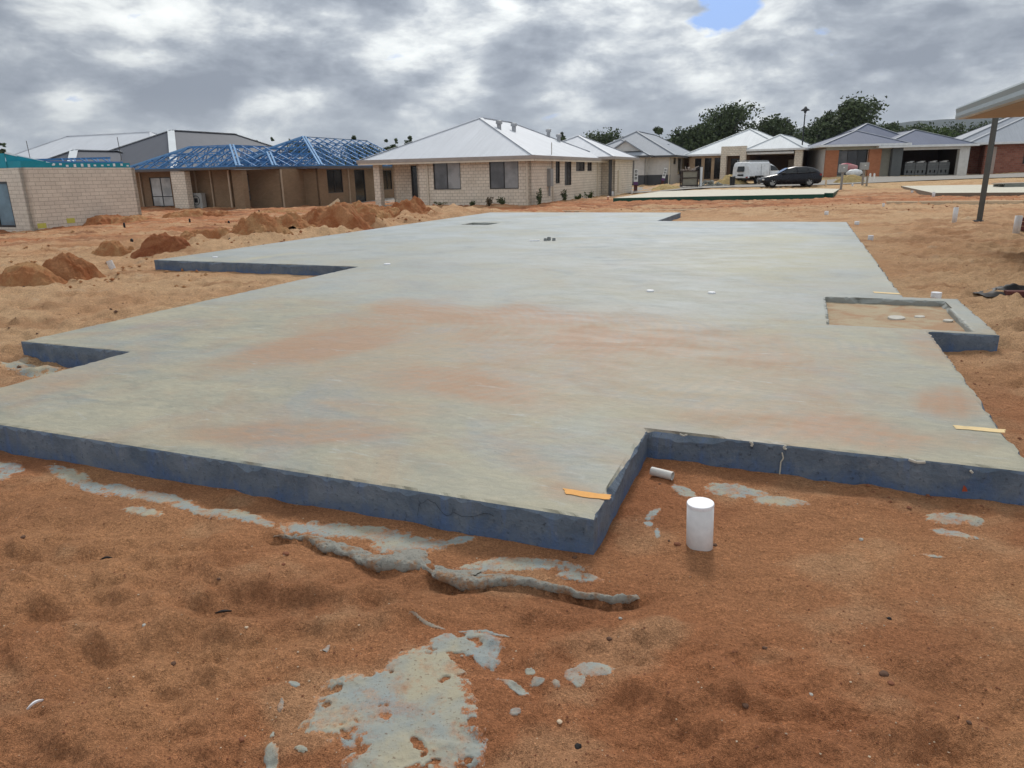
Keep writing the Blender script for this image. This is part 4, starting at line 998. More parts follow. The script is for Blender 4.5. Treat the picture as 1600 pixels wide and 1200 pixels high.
mb.build('roof_truss', M_truss, h.o)
for px, py0, py1 in ((41, 220, 252), (183, 214, 250)):
    a = h.hit(px, py0, 'v', 1.5); b = h.hit(px+7, py1, 'v', 1.5); mb = MB(); mb.tube([a, b], .018, 5); mb.build('rod', M_dgrey, h.o)
x, y, z = h.hit(66, 352, 'u', 0); 
mb = MB()
for px, py in ((66, 353), (111, 345)):
    a = h.hit(px, py, 'u', 0); mb.box(.001, .004, a[1]-.22, a[1]+.2, a[2]-.1, a[2]+.12)
mb.build('paint_mark', mat('yellow_paint', (.55, .53, .12), .8), h.o)

# ---- brown brick house with an open blue steel roof frame
h = House('brown_house', 'brown brick house under an open blue steel roof frame left of the cream house', 'house', -14.05, 54.8, -.45, TH)
def ux(px, v, py=300): return h.hit(px, py, 'v', v)[0]
vf = -5.0
x_p0, x_p1 = ux(265, vf-.6, 264), ux(287, vf-.6, 264)
H_ = 2.66
def wl(mb, xa, xb, v, holes=(), z1=None): mb.wall((xa, v), (xb, v), -.6, z1 or H_, .11, holes)
mb = MB()
xl0, xl1 = ux(205, -3.5), ux(290, -3.5)
wx0, wx1 = ux(232, -3.5, 275), ux(265, -3.5, 275)
wl(mb, xl0, xl1, -3.5, [(wx0-xl0, wx1-xl0, .12, 2.25)])
a0, a1 = ux(286, -4.2), ux(360, -4.2); wl(mb, a0, a1, -4.2)
mb.wall((xl1, -3.5), (a0, -4.2), -.6, H_, .11)
# recess with the second window and raw brick infill
b0, b1 = ux(378, -2.6), ux(410, -2.6)
q0, q1 = ux(375, -2.6, 275), ux(388, -2.6, 275)
wl(mb, b0-.3, b1, -2.6, [(q0-(b0-.3), q1-(b0-.3), .5, 2.35)])
mb.wall((a1, -4.2), (b0-.3, -2.6), -.6, H_, .11)
c0, c1 = b1, ux(441, -2.6); wl(mb, c0, c1, -2.61)
mb.wall((c1, -2.61), (c1, -.0), -.6, H_, .11)
wl(mb, c1, 0, 0)
mb.wall((0, 0), (0, 13.5), -.6, H_, .11, [(1.2, 3.2, .85, 2.58), (4.85, 6.35, .0, 2.55), (9.2, 10.6, .9, 2.5)])
mb.build('wall', M_brown, h.o)
h.window('v', -3.5, wx0, wx1, .12, 2.25, [M_curt, M_curt], .06, mid=.85)
h.window('v', -2.6, q0, q1, .5, 2.35, [M_gblind], .05, mid=1.1)
rawb = brickmat('raw_brick', (.20, .085, .055), (.26, .12, .08), (.12, .07, .05), .24, .086)
for nm, s0, s1, za, zb in (('window', 1.2, 3.2, .85, 2.58), ('door', 4.85, 6.35, 0, 2.55), ('window', 9.2, 10.6, .9, 2.5)):
    w_ = h.window('u', 0, s0, s1, za, zb, [M_gblack, M_gblack] if nm == 'window' else [M_gblack], .06, name=nm)
    mb = MB(); mb.box(-.6, -.5, s0-.5, s1+.5, za-.2, zb); mb.build('inner_wall', rawb, w_)
mb = MB(); mb.box(x_p0, x_p1, vf-.6, vf-.1, -.6, H_-.05); mb.build('block_pillar', M_block, h.o)
e0, e1 = ux(365, -5.0), ux(381, -5.0); mb = MB(); mb.box(e0, e1, -5.0, -4.5, -.6, H_-.05); mb.build('pillar', M_brown, h.o)
M_dp = mat('tan_pipe', (.42, .33, .24), .6)
for px, v in ((360, -5.1), (442, -2.7), (332, -4.3), (308, -4.3), (222, -3.6)): h.downpipe(ux(px, v), v, -.3, H_-.05, M_dp)
mb = MB(); mb.box(.0, .09, 3.9, 4.0, -.3, H_); mb.box(0, .09, 8.3, 8.4, -.3, H_); mb.build('downpipe', M_dp, h.o)
mb = MB(); mb.box(xl0-.5, e1+.3, -6.2, -4.0, -.5, -.02); mb.box(e1+.3, .6, -4.0, -2.0, -.5, -.05); mb.build('footing', mat('limestone_foot', (.50, .38, .27), .9), h.o)
# eave gutter ring
R1 = (xl0-.6, ux(368, -5.6, 262), -5.7); R2x = ux(425, -3.2, 262)
mb = MB(); M_gut = mat('dark_gutter', (.10, .10, .105), .5)
mb.box(xl0-.6, R1[1], -5.75, -5.6, H_, H_+.14); mb.box(R1[1]-.003, R1[1]+.12, -5.75, -3.3, H_, H_+.14); mb.box(R1[1]+.12, R2x, -3.4, -3.25, H_, H_+.14); mb.box(R2x, R2x+.12, -3.4, -.6, H_, H_+.14)
mb.box(R2x+.12, .65, -.7, -.55, H_, H_+.14); mb.box(.65, .77, -.7, 14.2, H_, H_+.14); mb.build('gutter', M_gut, h.o)
mb = MB(); mb.box(xl0-.5, R1[1]-.05, -5.55, -2.7, H_+.02, H_+.06); mb.box(R1[1]-.05, R2x-.05, -3.2, -2.0, H_+.02, H_+.06); mb.box(R2x-.05, .6, -.5, .1, H_+.02, H_+.06); mb.box(.1, .6, .1, 14, H_+.02, H_+.06); mb.build('soffit', M_dp, h.o)
# steel frame
def trussroof(x0, x1, y0, y1, z, pitch, hmax=None, step=1.25):
    xm = (x0+x1)/2; hw = (x1-x0)/2; top = hw*pitch
    if hmax: top = min(top, hmax)
    run = top/pitch
    def zt(x, y): return z+min((x-x0)*pitch, (x1-x)*pitch, (y-y0)*pitch, top)
    B_ = .075
    y = y0+step*.6
    while y < y1:
        tp = min((y-y0)*pitch, top); mb = MB()
        xa, xb = x0+tp/pitch, x1-tp/pitch
        mb.bar((x0, y, z), (xa, y, z+tp), B_); mb.bar((xb, y, z+tp), (x1, y, z), B_); mb.bar((xa, y, z+tp), (xb, y, z+tp), B_); mb.bar((x0, y, z), (x1, y, z), B_)
        nseg = max(2, int((x1-x0)/1.5)); xs_ = [x0+(x1-x0)*k/nseg for k in range(nseg+1)]
        for k in range(nseg):
            m_ = (xs_[k]+xs_[k+1])/2
            mb.bar((xs_[k], y, z), (m_, y, zt(m_, y)), .045); mb.bar((m_, y, zt(m_, y)), (xs_[k+1], y, z), .045)
        mb.build('roof_truss', M_truss, h.o); y += step
    # jack rafters and purlins on the hip end and slopes
    mb = MB()
    k = x0+.6
    while k < x1-.5:
        d = min(k-x0, x1-k, run); mb.bar((k, y0, z), (k, y0+d, z+d*pitch), B_); k += .9
    n = max(2, int(top/.42))
    for q in range(n+1):
        d = run*q/n; zz = z+d*pitch+.04
        mb.bar((x0+d, y0+d, zz), (x1-d, y0+d, zz), .055); mb.bar((x1-d, y0+d, zz), (x1-d, y1, zz), .055); mb.bar((x0+d, y0+d, zz), (x0+d, y1, zz), .055)
    mb.build('roof_batten', M_truss, h.o)
    for off in (0, .34):
        for xa, sg in ((x1, -1), (x0, 1)):
            mb = MB(); mb.bar((xa, y0+off, z+.05), (xa+sg*run, y0+run+off, z+top+.05), .12); mb.build('hip_rafter', mat('blue_steel_light', (.16, .33, .56), .4, .5, .3), h.o)
zt_ = H_+.15
trussroof(xl0+1.9, R1[1]+.1, -5.6, 2, zt_, .46, 1.55)
trussroof(R1[1]-3.2, R2x+.1, -3.2, 3, zt_, .46, 1.55)
trussroof(-9.4, .7, -.55, 14.0, zt_, .46)
# air conditioner outside the brown house
_u, _v, _z = h.hit(312, 322, 'v', -4.75); wx, wy = h.x+_u*h.A[0]+_v*h.B[0], h.y+_u*h.A[1]+_v*h.B[1]
t = thing('air_conditioner', 'grey air conditioner unit beside the cream pillar of the brown house', 'air conditioner', (wx, wy, -.45+.05), -TH)
mb = MB(); mb.box(-.52, .48, -.2, .2, .05, 1.05); mb.build('casing', mat('ac_grey', (.34, .35, .34), .5), t, bevel=.02)
mb = MB(); mb.lathe([(.30, 0), (.34, 0), (.34, .03), (.30, .03), (.30, 0)], 20); o = mb.build('fan_guard', M_dgrey, t, loc=(-.05, -.2, .55)); o.rotation_euler.x = math.radians(90)
mb = MB(); mb.box(-.2, .1, -.212, -.203, .40, .70); mb.build('fan', M_frame, t)
mb = MB(); mb.box(-.45, -.3, -.22, .22, 0, .05); mb.box(.26, .41, -.22, .22, 0, .05); mb.build('foot', M_white, t)

# ---- big grey roof house behind
def simple_house(name, label, px0, px1, pye, Y, z0, th, depth, m_roof, m_wall, pitch=.42, apex=None, wh=2.6, fas=None, ridge='y', over=.5, group=None, cap=None, m_cap=None):
    p0 = pY(px0, pye, Y)
    a, dy, dd = ray(px0, pye); B_ = (math.sin(th), math.cos(th)); A_ = (math.cos(th), -math.sin(th))
    hh = House(name, label, 'house', p0[0], Y, z0, th, group)
    w = hh.hit(px1, pye, 'v', 0)[0]
    mb = MB(); mb.wall((over, over), (w-over, over), -.6, wh, .11); mb.wall((w-over, over), (w-over, depth-over), -.6, wh, .11); mb.wall((over, depth-over), (over, over), -.6, wh, .11); mb.wall((w-over, depth-over), (over, depth-over), -.6, wh, .11)
    mb.build('wall', m_wall, hh.o)
    hh.w = w
    hh.r = hh.roof(0, w, 0, depth, wh+.12, pitch, m_roof, fas or M_white, ridge=ridge, cap=m_cap)
    return hh
g = simple_house('grey_roof_house', 'house with large dark grey hip roof and white ridge caps behind the brown house', 46, 272, 262, 66, -.6, TH, 25, M_rdark, M_brown, .47, fas=M_dgrey, m_cap=M_rwhite)
g.roof(2.2, 10.5, -4.5, 8, 2.7, .50, M_rdark, M_dgrey, cap=M_rwhite)
mb = MB(); mb.wall((2.7, -4), (10, -4), -.6, 2.6, .11); mb.wall((10, -4), (10, .5), -.6, 2.6, .11); mb.build('wall', M_brown, g.o)
x_, y_, z_ = g.hit(288, 247, 'v', 3); g.vent(x_, y_, z_-.1, M_dgrey)
g = simple_house('pale_roof_house', 'house with wide pale grey roof rising behind the block building at far left', -105, 235, 262, 78, -.8, TH, 18, M_rzinc, M_block, .50, ridge='x')

# ---- white rendered house with small gable
h = House('gable_house', 'white and charcoal rendered house with grey roof and small front gable', 'house', 11.85, 71.5, .22, TH)
hw_ = (-1.28, .32, .12, 2.3); xs0 = -5.0
mb = MB(); mb.wall((xs0, 0), (1.4, 0), .95, 2.6, .11, [(hw_[0]-xs0, hw_[1]-xs0, hw_[2], hw_[3])]); mb.wall((1.4, 0), (1.4, 1.0), .95, 2.6, .11); mb.wall((1.4, 1.0), (3.6, 1.0), .95, 2.6, .11); mb.build('wall', M_render, h.o)
mb = MB(); mb.wall((xs0, -.004), (1.404, -.004), -.6, .95, .11, [(hw_[0]-xs0, hw_[1]-xs0, hw_[2], hw_[3])]); mb.wall((1.404, -.004), (1.404, .996), -.6, .95, .11); mb.wall((1.404, .996), (3.604, .996), -.6, .95, .11); mb.build('wall_base', M_dgrey, h.o)
mb = MB(); mb.wall((3.6, 1.0), (3.6, 19), -.6, 2.6, .11, [(1.6, 3.0, 1.9, 2.5), (4.4, 6.3, .9, 2.5), (13, 15, 1.9, 2.5)]); mb.build('wall', mat('grey_render', (.40, .38, .34), .85), h.o)
h.window('u', 3.6, 2.6, 4.0, 1.9, 2.5, [M_gblack]); h.window('u', 3.6, 5.4, 7.3, .9, 2.5, [M_gblack]); h.window('u', 3.6, 14, 16, 1.9, 2.5, [M_gblack])
mb = MB(); mb.box(3.62, 3.75, 8.2, 12.0, -.5, 2.5); mb.build('side_door', mat('tan_door', (.26, .20, .13), .8), h.o)
h.window('v', 0, *hw_, [M_gscreen, M_gblind], .05, mid=.78)
h.roof(xs0-.4, 1.95, -.6, 9, 2.72, .46, M_rmid, M_dgrey)
h.roof(xs0-.5, 4.15, .45, 20, 2.70, .52, M_rmid, M_dgrey)
# gablet
ga, gb_, gt = h.hit(955, 233, 'v', .4), h.hit(1001, 233, 'v', .4), h.hit(975, 222, 'v', .4)
xm = (ga[0]+gb_[0])/2; zb = ga[2]-.25; hw2 = (gb_[0]-ga[0])/2
mb = MB(); mb.prism([(xm-hw2, zb), (xm+hw2, zb), (xm, zb+hw2*.62)], .25, 2.6); go = mb.build('gablet', M_render, h.o)
mb = MB()
for s_ in (-1, 1): mb.prism([(xm+s_*(hw2+.25), zb-.12), (xm, zb+hw2*.62+.02), (xm, zb+hw2*.62+.14), (xm+s_*(hw2+.25), zb)][::s_], .05, 2.7)
mb.build('gablet_roof', M_rmid, go)
mb = MB(); mb.box(xm-hw2-.3, xm+hw2+.3, .12, .25, zb-.14, zb-.02); mb.build('gutter', M_dgrey, go)
a = h.hit(1002, 224, 'u', .6); h.vent(.6, 6.2, 3.9, M_dgrey); h.vent(1.6, 10.5, 3.6, M_rmid)
h.downpipe(3.5, .93, 0, 2.5, M_cream)

# ---- white roofed house with double garage
th5 = math.radians(30)
h = House('white_roof_house', 'house with bright white roof, tall block entry and open double garage behind the cars', 'house', 19.04, 76.8, .38, th5)
holes = [(.28, .95, .25, 2.3), (1.28, 1.98, .25, 2.3), (2.28, 3.0, .25, 2.3)]
mb = MB(); mb.wall((-.35, 0), (3.1, 0), -.5, 2.55, .11, [(a+.35, b+.35, c, d) for a, b, c, d in holes]); mb.wall((-.35, 12), (-.35, 0), -.5, 2.55, .11); mb.build('wall', M_tanb, h.o)
for w_ in holes: h.window('v', 0, *w_, [M_gblack], .04, mid=.85)
mb = MB(); mb.box(3.08, 3.62, -.75, -.25, -.5, 3.35); mb.box(4.95, 5.5, -.75, -.25, -.5, 3.35); mb.box(3.62, 4.95, -.74, -.26, 2.45, 3.34); mb.build('entry_portal', M_block, h.o)
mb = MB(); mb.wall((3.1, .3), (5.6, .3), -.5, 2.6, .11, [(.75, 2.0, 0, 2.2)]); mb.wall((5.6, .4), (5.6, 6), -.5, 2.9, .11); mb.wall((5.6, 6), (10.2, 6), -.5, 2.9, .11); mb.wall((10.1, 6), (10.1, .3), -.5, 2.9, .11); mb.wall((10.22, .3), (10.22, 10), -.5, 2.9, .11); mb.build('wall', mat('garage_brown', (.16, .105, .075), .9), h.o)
d_ = h.window('v', .3, 3.85, 5.1, 0, 2.2, [M_gblack], .07, name='door'); mb = MB(); mb.box(4.35, 4.42, .2, .28, .6, 1.8); mb.build('handle', M_white, d_)
mb = MB(); mb.box(10.0, 10.7, -.4, .2, -.5, 2.85); mb.build('garage_pillar', M_block, h.o)
h.roof(-.8, 9.8, -.35, 13, 2.68, .47, M_rwhite, M_white)
h.roof(5.3, 10.85, -.6, 12, 2.98, .50, M_rwhite, M_white)
mb = MB(); mb.box(5.2, 10.2, .35, 5.9, -.1, .0); mb.build('garage_floor', M_conc, h.o)
mb = MB(); mb.box(8.6, 9.1, 5.0, 5.3, 0, 2.0); mb.box(9.2, 9.9, 4.4, 4.8, 0, 2.1); mb.build('door_panel', M_block, h.o)

# ---- blue grey roofed house with red brick piers
h = House('blue_roof_house', 'house with blue grey hip roofs, orange brick piers and open garage with block stacks', 'house', 29.5, 68.7, .70, math.radians(11))
zt = 2.62
mb = MB(); mb.box(-.15, .95, 0, .4, -.6, zt-.28); mb.build('brick_pier', M_red, h.o)
mb = MB(); mb.box(3.55, 4.6, 0, .4, -.6, zt-.28); mb.build('brick_pier', M_red, h.o)
mb = MB(); mb.box(-.15, 5.75, .02, .42, zt-.279, zt-.02); mb.wall((4.6, .5), (5.6, .5), -.6, 2.5, .11); mb.wall((.95, .45), (3.55, .45), -.6, .1, .11); mb.build('wall', mat('grey_green_render', (.36, .36, .31), .85), h.o)
mb = MB(); mb.box(5.45, 6.3, -.3, .35, -.6, zt+.15); mb.build('entry_pier', mat('slate_render', (.11, .12, .125), .85), h.o)
mb = MB(); mb.wall((-.1, 14), (-.1, .4), -.6, 2.5, .11); mb.build('wall', M_render, h.o)
h.window('v', .4, .97, 3.53, .1, 2.32, [M_gscreen, M_gdark, M_gblack], .06)
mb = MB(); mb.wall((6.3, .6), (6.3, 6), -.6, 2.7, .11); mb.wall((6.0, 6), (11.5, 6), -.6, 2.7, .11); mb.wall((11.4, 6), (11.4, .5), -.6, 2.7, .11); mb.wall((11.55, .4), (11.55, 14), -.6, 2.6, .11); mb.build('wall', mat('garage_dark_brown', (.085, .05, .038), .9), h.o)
mb = MB(); mb.box(10.95, 11.75, -.35, .25, -.6, 2.42); mb.build('garage_pillar', M_render, h.o)
mb = MB(); mb.box(6.3, 10.95, -.34, .0, 2.18, 2.42); mb.build('garage_lintel', M_render, h.o)
h.roof(-.75, 6.7, -.6, 9, 2.78, .36, M_rblue, M_white)
h.roof(.8, 9.2, 3.2, 13, 2.85, .50, M_rblue, M_white)
h.roof(4.2, 12.2, -.7, 12, 2.58, .37, M_rblue, M_white)
mb = MB(); mb.box(5.0, 11.3, .65, 5.9, -.15, -.02); mb.build('garage_floor', M_conc, h.o)
blk = thing('block_stack', 'grey concrete block stack at the left end of the garage row', 'block stack', (h.x+7.3*h.A[0]+.9*h.B[0], h.y+7.3*h.A[1]+.9*h.B[1], h.z-.0), -h.th, 'grey block stacks in the garage')
M_grb = brickmat('grey_block', (.15, .16, .165), (.18, .19, .195), (.10, .105, .11), .4, .2, .01)
mb = MB(); mb.wall((-.44, -.35), (.44, -.35), 0, 1.1, .7, [(.18, .30, .18, .42), (.55, .67, .18, .42)]); mb.build('blocks', M_grb, blk)
mb = MB(); mb.box(-.3, .2, -.3, .1, 1.102, 1.18); mb.box(0, .35, -.2, .2, 1.18, 1.24); mb.build('loose_wrap', M_render, blk)
for k, lb in ((1, 'grey concrete block stack second from the left, with white wrap on top'), (2, 'grey concrete block stack third from the left in the garage'), (3, 'grey concrete block stack at the right end of the garage row')):
    c = copy_tree(blk); q = k*.92+(.10 if k > 1 else 0); c.location.x += q*h.A[0]; c.location.y += q*h.A[1]; c['label'] = lb

# ---- dark red brick house at right edge
h = House('red_brick_house', 'dark red brick house with pale grey roof at the right edge', 'house', 42.5, 68.7, .75, math.radians(22))
mb = MB(); mb.wall((-.6, 1.8), (1.2, 1.8), -.6, 2.5, .11, [(.5, 1.0, .9, 2.3)]); mb.wall((1.2, 1.8), (1.2, 0), -.6, 2.5, .11); mb.wall((1.2, 0), (14, 0), -.6, 2.5, .11, [(3.1, 6.8, .75, 2.38)]); mb.wall((-.6, 16), (-.6, 1.8), -.6, 2.5, .11); mb.build('wall', M_dred, h.o)
h.window('v', 0, 4.3, 8.0, .75, 2.38, [M_gblack, M_gdark, M_gblack], .06); h.window('v', 1.8, -.1, .4, .9, 2.3, [M_gblack])
mb = MB(); mb.box(1.9, 2.15, -.08, 0, -.1, 2.3); mb.build('downpipe', mat('pink_trim', (.42, .34, .30), .7), h.o)
h.roof(-.3, 15, -.6, 16, 2.66, .44, M_rmid, M_white)
h.roof(-1.4, 14, 1.2, 16, 2.62, .44, M_rmid, M_white)
for px, py in ((1567, 206), (1579, 199)):
    a = h.hit(px, py, 'v', 4.2 if px < 1570 else 4.9); h.vent(a[0], a[1], a[2]-.1, M_dgrey)
g = simple_house('far_grey_house', 'distant house whose plain grey roof shows between the blue roof and red brick houses', 1432, 1528, 226, 92, 1.1, 0, 14, M_rmid, M_render, .42, ridge='y', wh=2.4)
g = simple_house('cream_cottage', 'small pale cottage with white roof seen between the two garages', 1252, 1296, 243, 88, .5, 0, 9, M_rwhite, M_cream, .35, ridge='x', wh=2.2)
g.window('v', .5, 1.0, 1.5, .5, 1.9, [M_gdark], rec=-.02); g.window('v', .5, 2.2, 2.6, .5, 1.9, [M_gdark], rec=-.02)
# red fence piece between houses
x0_, y0_, z0_ = pY(1058, 285, 80); x1_, _, _ = pY(1076, 285, 80); mb = MB()
for k in range(8): mb.box(x0_+(x1_-x0_)*k/8+.01, x0_+(x1_-x0_)*(k+1)/8-.01, 80, 80.03, .2, 2.3)
tag(mb.build('timber_fence', mat('fence_red', (.20, .06, .04), .9)), 'short dark red fence between the gable house and the white roofed house', 'fence')

# ---- veranda corner of the neighbouring house on the right
tx, ty, tz = pY(1505, 186, 15.5)
h = House('veranda_roof', 'corner of a neighbouring veranda roof with grey gutter and plywood soffit entering from the right', 'roof', tx, ty, 0, TH-math.radians(0))
gx = 0; d_near = h.hit(1600, 150, 'u', 0)
Zs = tz
V0 = -8; 
mb = MB(); mb.poly([(0, 0, Zs+.22), (0, V0, Zs+.22), (6, V0, Zs+.22+6*.42), (6, -6, Zs+.22+6*.42)]); mb.poly([(0, 0, Zs+.22), (6, -6, Zs+.22+2.52), (8, -6, Zs+2.74), (8, 0, Zs+.22)])
mb.poly([(0, 0, Zs+.215), (8, 0, Zs+.215), (8, V0, Zs+.215), (0, V0, Zs+.215)]); mb.build('roof_sheet', M_rdark, h.o)
M_zg = mat('gutter_metal', (.27, .31, .32), .35, .6, .2)
gprof = [(-.0, 0), (-.12, 0), (-.13, .05), (-.125, .12), (-.14, .20), (-.12, .235), (-.02, .235), (-.02, .22), (0, .22)]
mb = MB(); mb.prism([(a, Zs+z) for a, z in gprof], V0, .12); o = mb.build('gutter', M_zg, h.o)
mb = MB(); mb.prism([(.12-0+(-a)-.12, Zs+z) for a, z in gprof][::-1], .0, 8, axis='x'); o = mb.build('gutter', M_zg, h.o)
mb = MB(); mb.box(0.02, 8, V0, -.02, Zs-.0, Zs+.02); o = mb.build('soffit', mat('plywood', (.40, .28, .18), .8), h.o)
# post
x, y, z = gp(1530, 345); pt = pY(1556, 182, y-.2)
t = thing('veranda_post', 'dark steel post leaning slightly under the veranda corner', 'post', (x, y, z))
mb = MB(); mb.bar((0, 0, -.2), (pt[0]-x, pt[1]-y, pt[2]-z), .10, .10); mb.build('shaft', mat('post_steel', (.075, .078, .072), .5, .4), t)
mb = MB(); mb.box(-.12, .12, -.12, .12, -.04, .02); mb.build('base_plate', M_dgrey, t)

# ---- neighbouring bare slabs, kerb, road
def slabpoly(name, label, P, ztop, th, mtop, medge, grp=None):
    t = thing(name, label, 'concrete slab', (0, 0, 0), 0, grp); n = len(P)
    mb = MB(); mb.poly([(x, y, ztop) for x, y in P]); mb.build('slab_top', mtop, t)
    mb = MB()
    for (a, b), (c, d) in zip(P, P[1:]+P[:1]): mb.poly([(a, b, ztop-th), (c, d, ztop-th), (c, d, ztop-.001), (a, b, ztop-.001)])
    mb.build('slab_edge', medge, t); return t
M_pslab = mat('pale_slab', (.58, .54, .44), .8)
Q = [pz(a, b, .1)[:2] for a, b in ((958, 309.5), (1288, 303.2), (1288, 301.5), (1302, 301.5), (1312, 295), (1190, 293), (1030, 299))]
slabpoly('green_edged_slab', 'low pale bare slab with dark green edge in front of the parked cars', Q, .1, .5, M_pslab, mat('green_edge', (.012, .075, .05), .6))
Q = [pz(a, b, .16)[:2] for a, b in ((1408, 290.5), (1458, 301.5), (1700, 300), (1800, 284))]
slabpoly('brick_edged_slab', 'pale bare slab with brown block edge at the far right', Q, .16, .35, M_pslab, mat('brown_edge', (.20, .16, .12), .9))
_x, _y, _z = gp(1232, 298); 
def line_block(name, label, pts, w, hgt_, m, cat, zoff=0, up=.05):
    mb = MB(); P = [pz(a, b, zz) for a, b, zz in pts]
    for (a, b) in zip(P[:-1], P[1:]):
        L_ = math.dist(a, b); n = max(1, int(L_/1.0))
        for k in range(n):
            p = [a[i]+(b[i]-a[i])*k/n for i in range(3)]; q = [a[i]+(b[i]-a[i])*((k+1)/n-.008) for i in range(3)]
            dz_ = (float(vn(k*1.7, a[0], 5))-.5)*.02
            mb.bar((p[0], p[1], p[2]-hgt_/2+dz_), (q[0], q[1], q[2]-hgt_/2+dz_), w, hgt_)
    return tag(mb.build(name, m), label, cat)
M_lime = mat('limestone', (.60, .47, .32), .95)
line_block('limestone_edging', 'low cream limestone block edging along the red soil at the right', [(1385, 314.5, .12), (1600, 313.5, .14), (1720, 313, .14)], .35, .30, M_lime, 'edging')
line_block('kerb_strip', 'long thin pale kerb strip in sand behind the slab', [(690, 332, -.12), (780, 329.5, -.10), (960, 328.5, -.08), (1115, 326, -.06), (1240, 324, -.04), (1380, 322.5, -.02)], .22, .22, M_lime, 'kerb')
xr = np.linspace(-30, 90, 160); vr = np.linspace(0, 6.5, 14); Xr, Vr = np.meshgrid(xr, vr); Yr = 57.5+.02*Xr+Vr
M_road = mat('road_seal', (.30, .275, .245), .9)
rd = grid('road', Xr, Yr, height(Xr, Yr)*0+base(Xr, Yr)+.05, M_road); rd['kind'] = 'structure'
# ---- distant hills
xh = np.linspace(400, 3600, 200); dh = np.linspace(0, 1, 14); Xh, Dh = np.meshgrid(xh, dh)
pxh = 800+CF*Xh/2600
prof = 60+112*sst(900, 1300, Xh)+25*sst(1300, 2200, Xh)+9*fbm(Xh/160, Xh*0, 5, 5)
Zh = prof*np.sin(Dh*math.pi/2)+3*fbm(Xh/60, Dh*9, 8, 4)-3; Yh = 2500+Dh*700
hl = grid('hills', Xh, Yh, Zh, mat('forest_hill', (.045, .055, .04), 1, .1)); hl['kind'] = 'structure'

# ================================================================== TREES
def leafmat(nm, c1, c2):
    def bd(t, b, tcn, col):
        g = t.new('ShaderNodeNewGeometry'); n = t.noise(tcn.outputs['Object'], .6, 4, .6)
        c = t.mix(t.math('ADD', t.math('MULTIPLY', g.outputs['Random Per Island'], .5), t.math('MULTIPLY', n, .5)), c1, c2); t.l.new(c, b.inputs['Base Color'])
    return mat(nm, c1, .7, .2, 0, bd)
M_leaf = leafmat('gum_leaf', (.032, .052, .022), (.12, .15, .07)); M_leafg = leafmat('green_leaf', (.03, .055, .015), (.11, .16, .04)); M_trunk = mat('gum_trunk', (.22, .19, .16), .9)
def tree(px, w_px, ytop, Y, label, seed, m_=None, kind='gum', dens=1.0, nm='gum_tree'):
    x, _, zt = pY(px, ytop, Y); z0 = float(base(np.array([min(x, 60)]), np.array([120.]))[0])-.2 if Y > 90 else gz(x, Y)
    H_ = zt-z0; dep = Y*pc; W_ = w_px/CF*dep
    rs = np.random.RandomState(seed)
    t = thing(nm, label, 'tree', (x, Y, z0), 0, 'trees behind the houses')
    mb = MB(); blobs = []
    nb = {'gum': 15, 'dome': 14, 'open': 10, 'small': 7}[kind]
    limbs = []
    for k in range(nb):
        a = rs.rand()*6.28; rr = math.sqrt(rs.rand()); hz = {'gum': .48+.42*rs.rand(), 'dome': .35+.48*rs.rand(), 'open': .45+.47*rs.rand(), 'small': .35+.5*rs.rand()}[kind]
        lim = {'gum': 1-.5*max(0, hz-.6), 'dome': 1-.7*max(0, hz-.5), 'open': 1-.4*max(0, hz-.6), 'small': 1-.5*max(0, hz-.5)}[kind]
        c = Vector((math.cos(a)*rr*W_*.36*lim, math.sin(a)*rr*W_*.36*lim, hz*H_)); r = W_*({'gum': .20, 'dome': .25, 'open': .14, 'small': .24}[kind])*(.75+.5*rs.rand())
        r = min(r, H_*.26, H_-c.z+.2*r); blobs.append((c, r))
    blobs.append((Vector((0, 0, H_-W_*.13)), W_*.15))
    if kind in ('gum', 'dome'):
        for s_ in (-1, 1): blobs.append((Vector((s_*W_*.36, 0, H_*.48)), W_*.15))
    if kind != 'open':
        for k in range(4): blobs.append((Vector(((rs.rand()-.5)*W_*.7, (rs.rand()-.5)*W_*.4, H_*.25)), min(W_*.2, H_*.22)))
    th_ = max(.16, H_*.022)
    mb.tube([(0, 0, -.3), (.1*W_*.1, 0, H_*.3), (0, 0, H_*.6)], [th_, th_*.75, th_*.4], 7)
    for c, r in blobs[:nb]:
        s0_ = Vector((0, 0, c.z*.45)); mb.tube([s0_, (s0_+c)/2+Vector((0, 0, .06*H_)), c], [th_*.5, th_*.32, th_*.14], 5)
    mb.build('trunk', M_trunk, t)
    n = int(1500*dens*(W_*H_/60)**.75); n = max(900, min(int(n*2.4), 12000))
    P = []; tot = sum(r*r for _, r in blobs)
    V_ = []; F_ = []
    for c, r in blobs:
        k = int(n*r*r/tot); 
        sub = rs.normal(size=(max(3, int(k/22)), 3)); sub /= np.linalg.norm(sub, axis=1)[:, None]; sub *= (rs.rand(len(sub), 1)**.35)*r; sub[:, 2] *= .75
        for s_ in sub:
            m2 = 22
            off = np.clip(rs.normal(size=(m2, 3)), -1.7, 1.7)*r*.30
            for o_ in off:
                p = np.array(c)+s_+o_; sz = (.18+.24*rs.rand())*(.8 if kind == 'open' else 1); a1 = rs.normal(size=3); a1 /= np.linalg.norm(a1); a2 = np.cross(a1, rs.normal(size=3)); a2 /= np.linalg.norm(a2)
                i = len(V_); V_ += [tuple(p+a1*sz), tuple(p+a2*sz*.55), tuple(p-a1*sz), tuple(p-a2*sz*.55)]; F_.append((i, i+1, i+2, i+3))
    me = bpy.data.meshes.new('crown'); me.from_pydata(V_, [], F_); me.materials.append(m_ or M_leaf)
    o = bpy.data.objects.new('crown', me); C.objects.link(o); o.parent = t
    return t
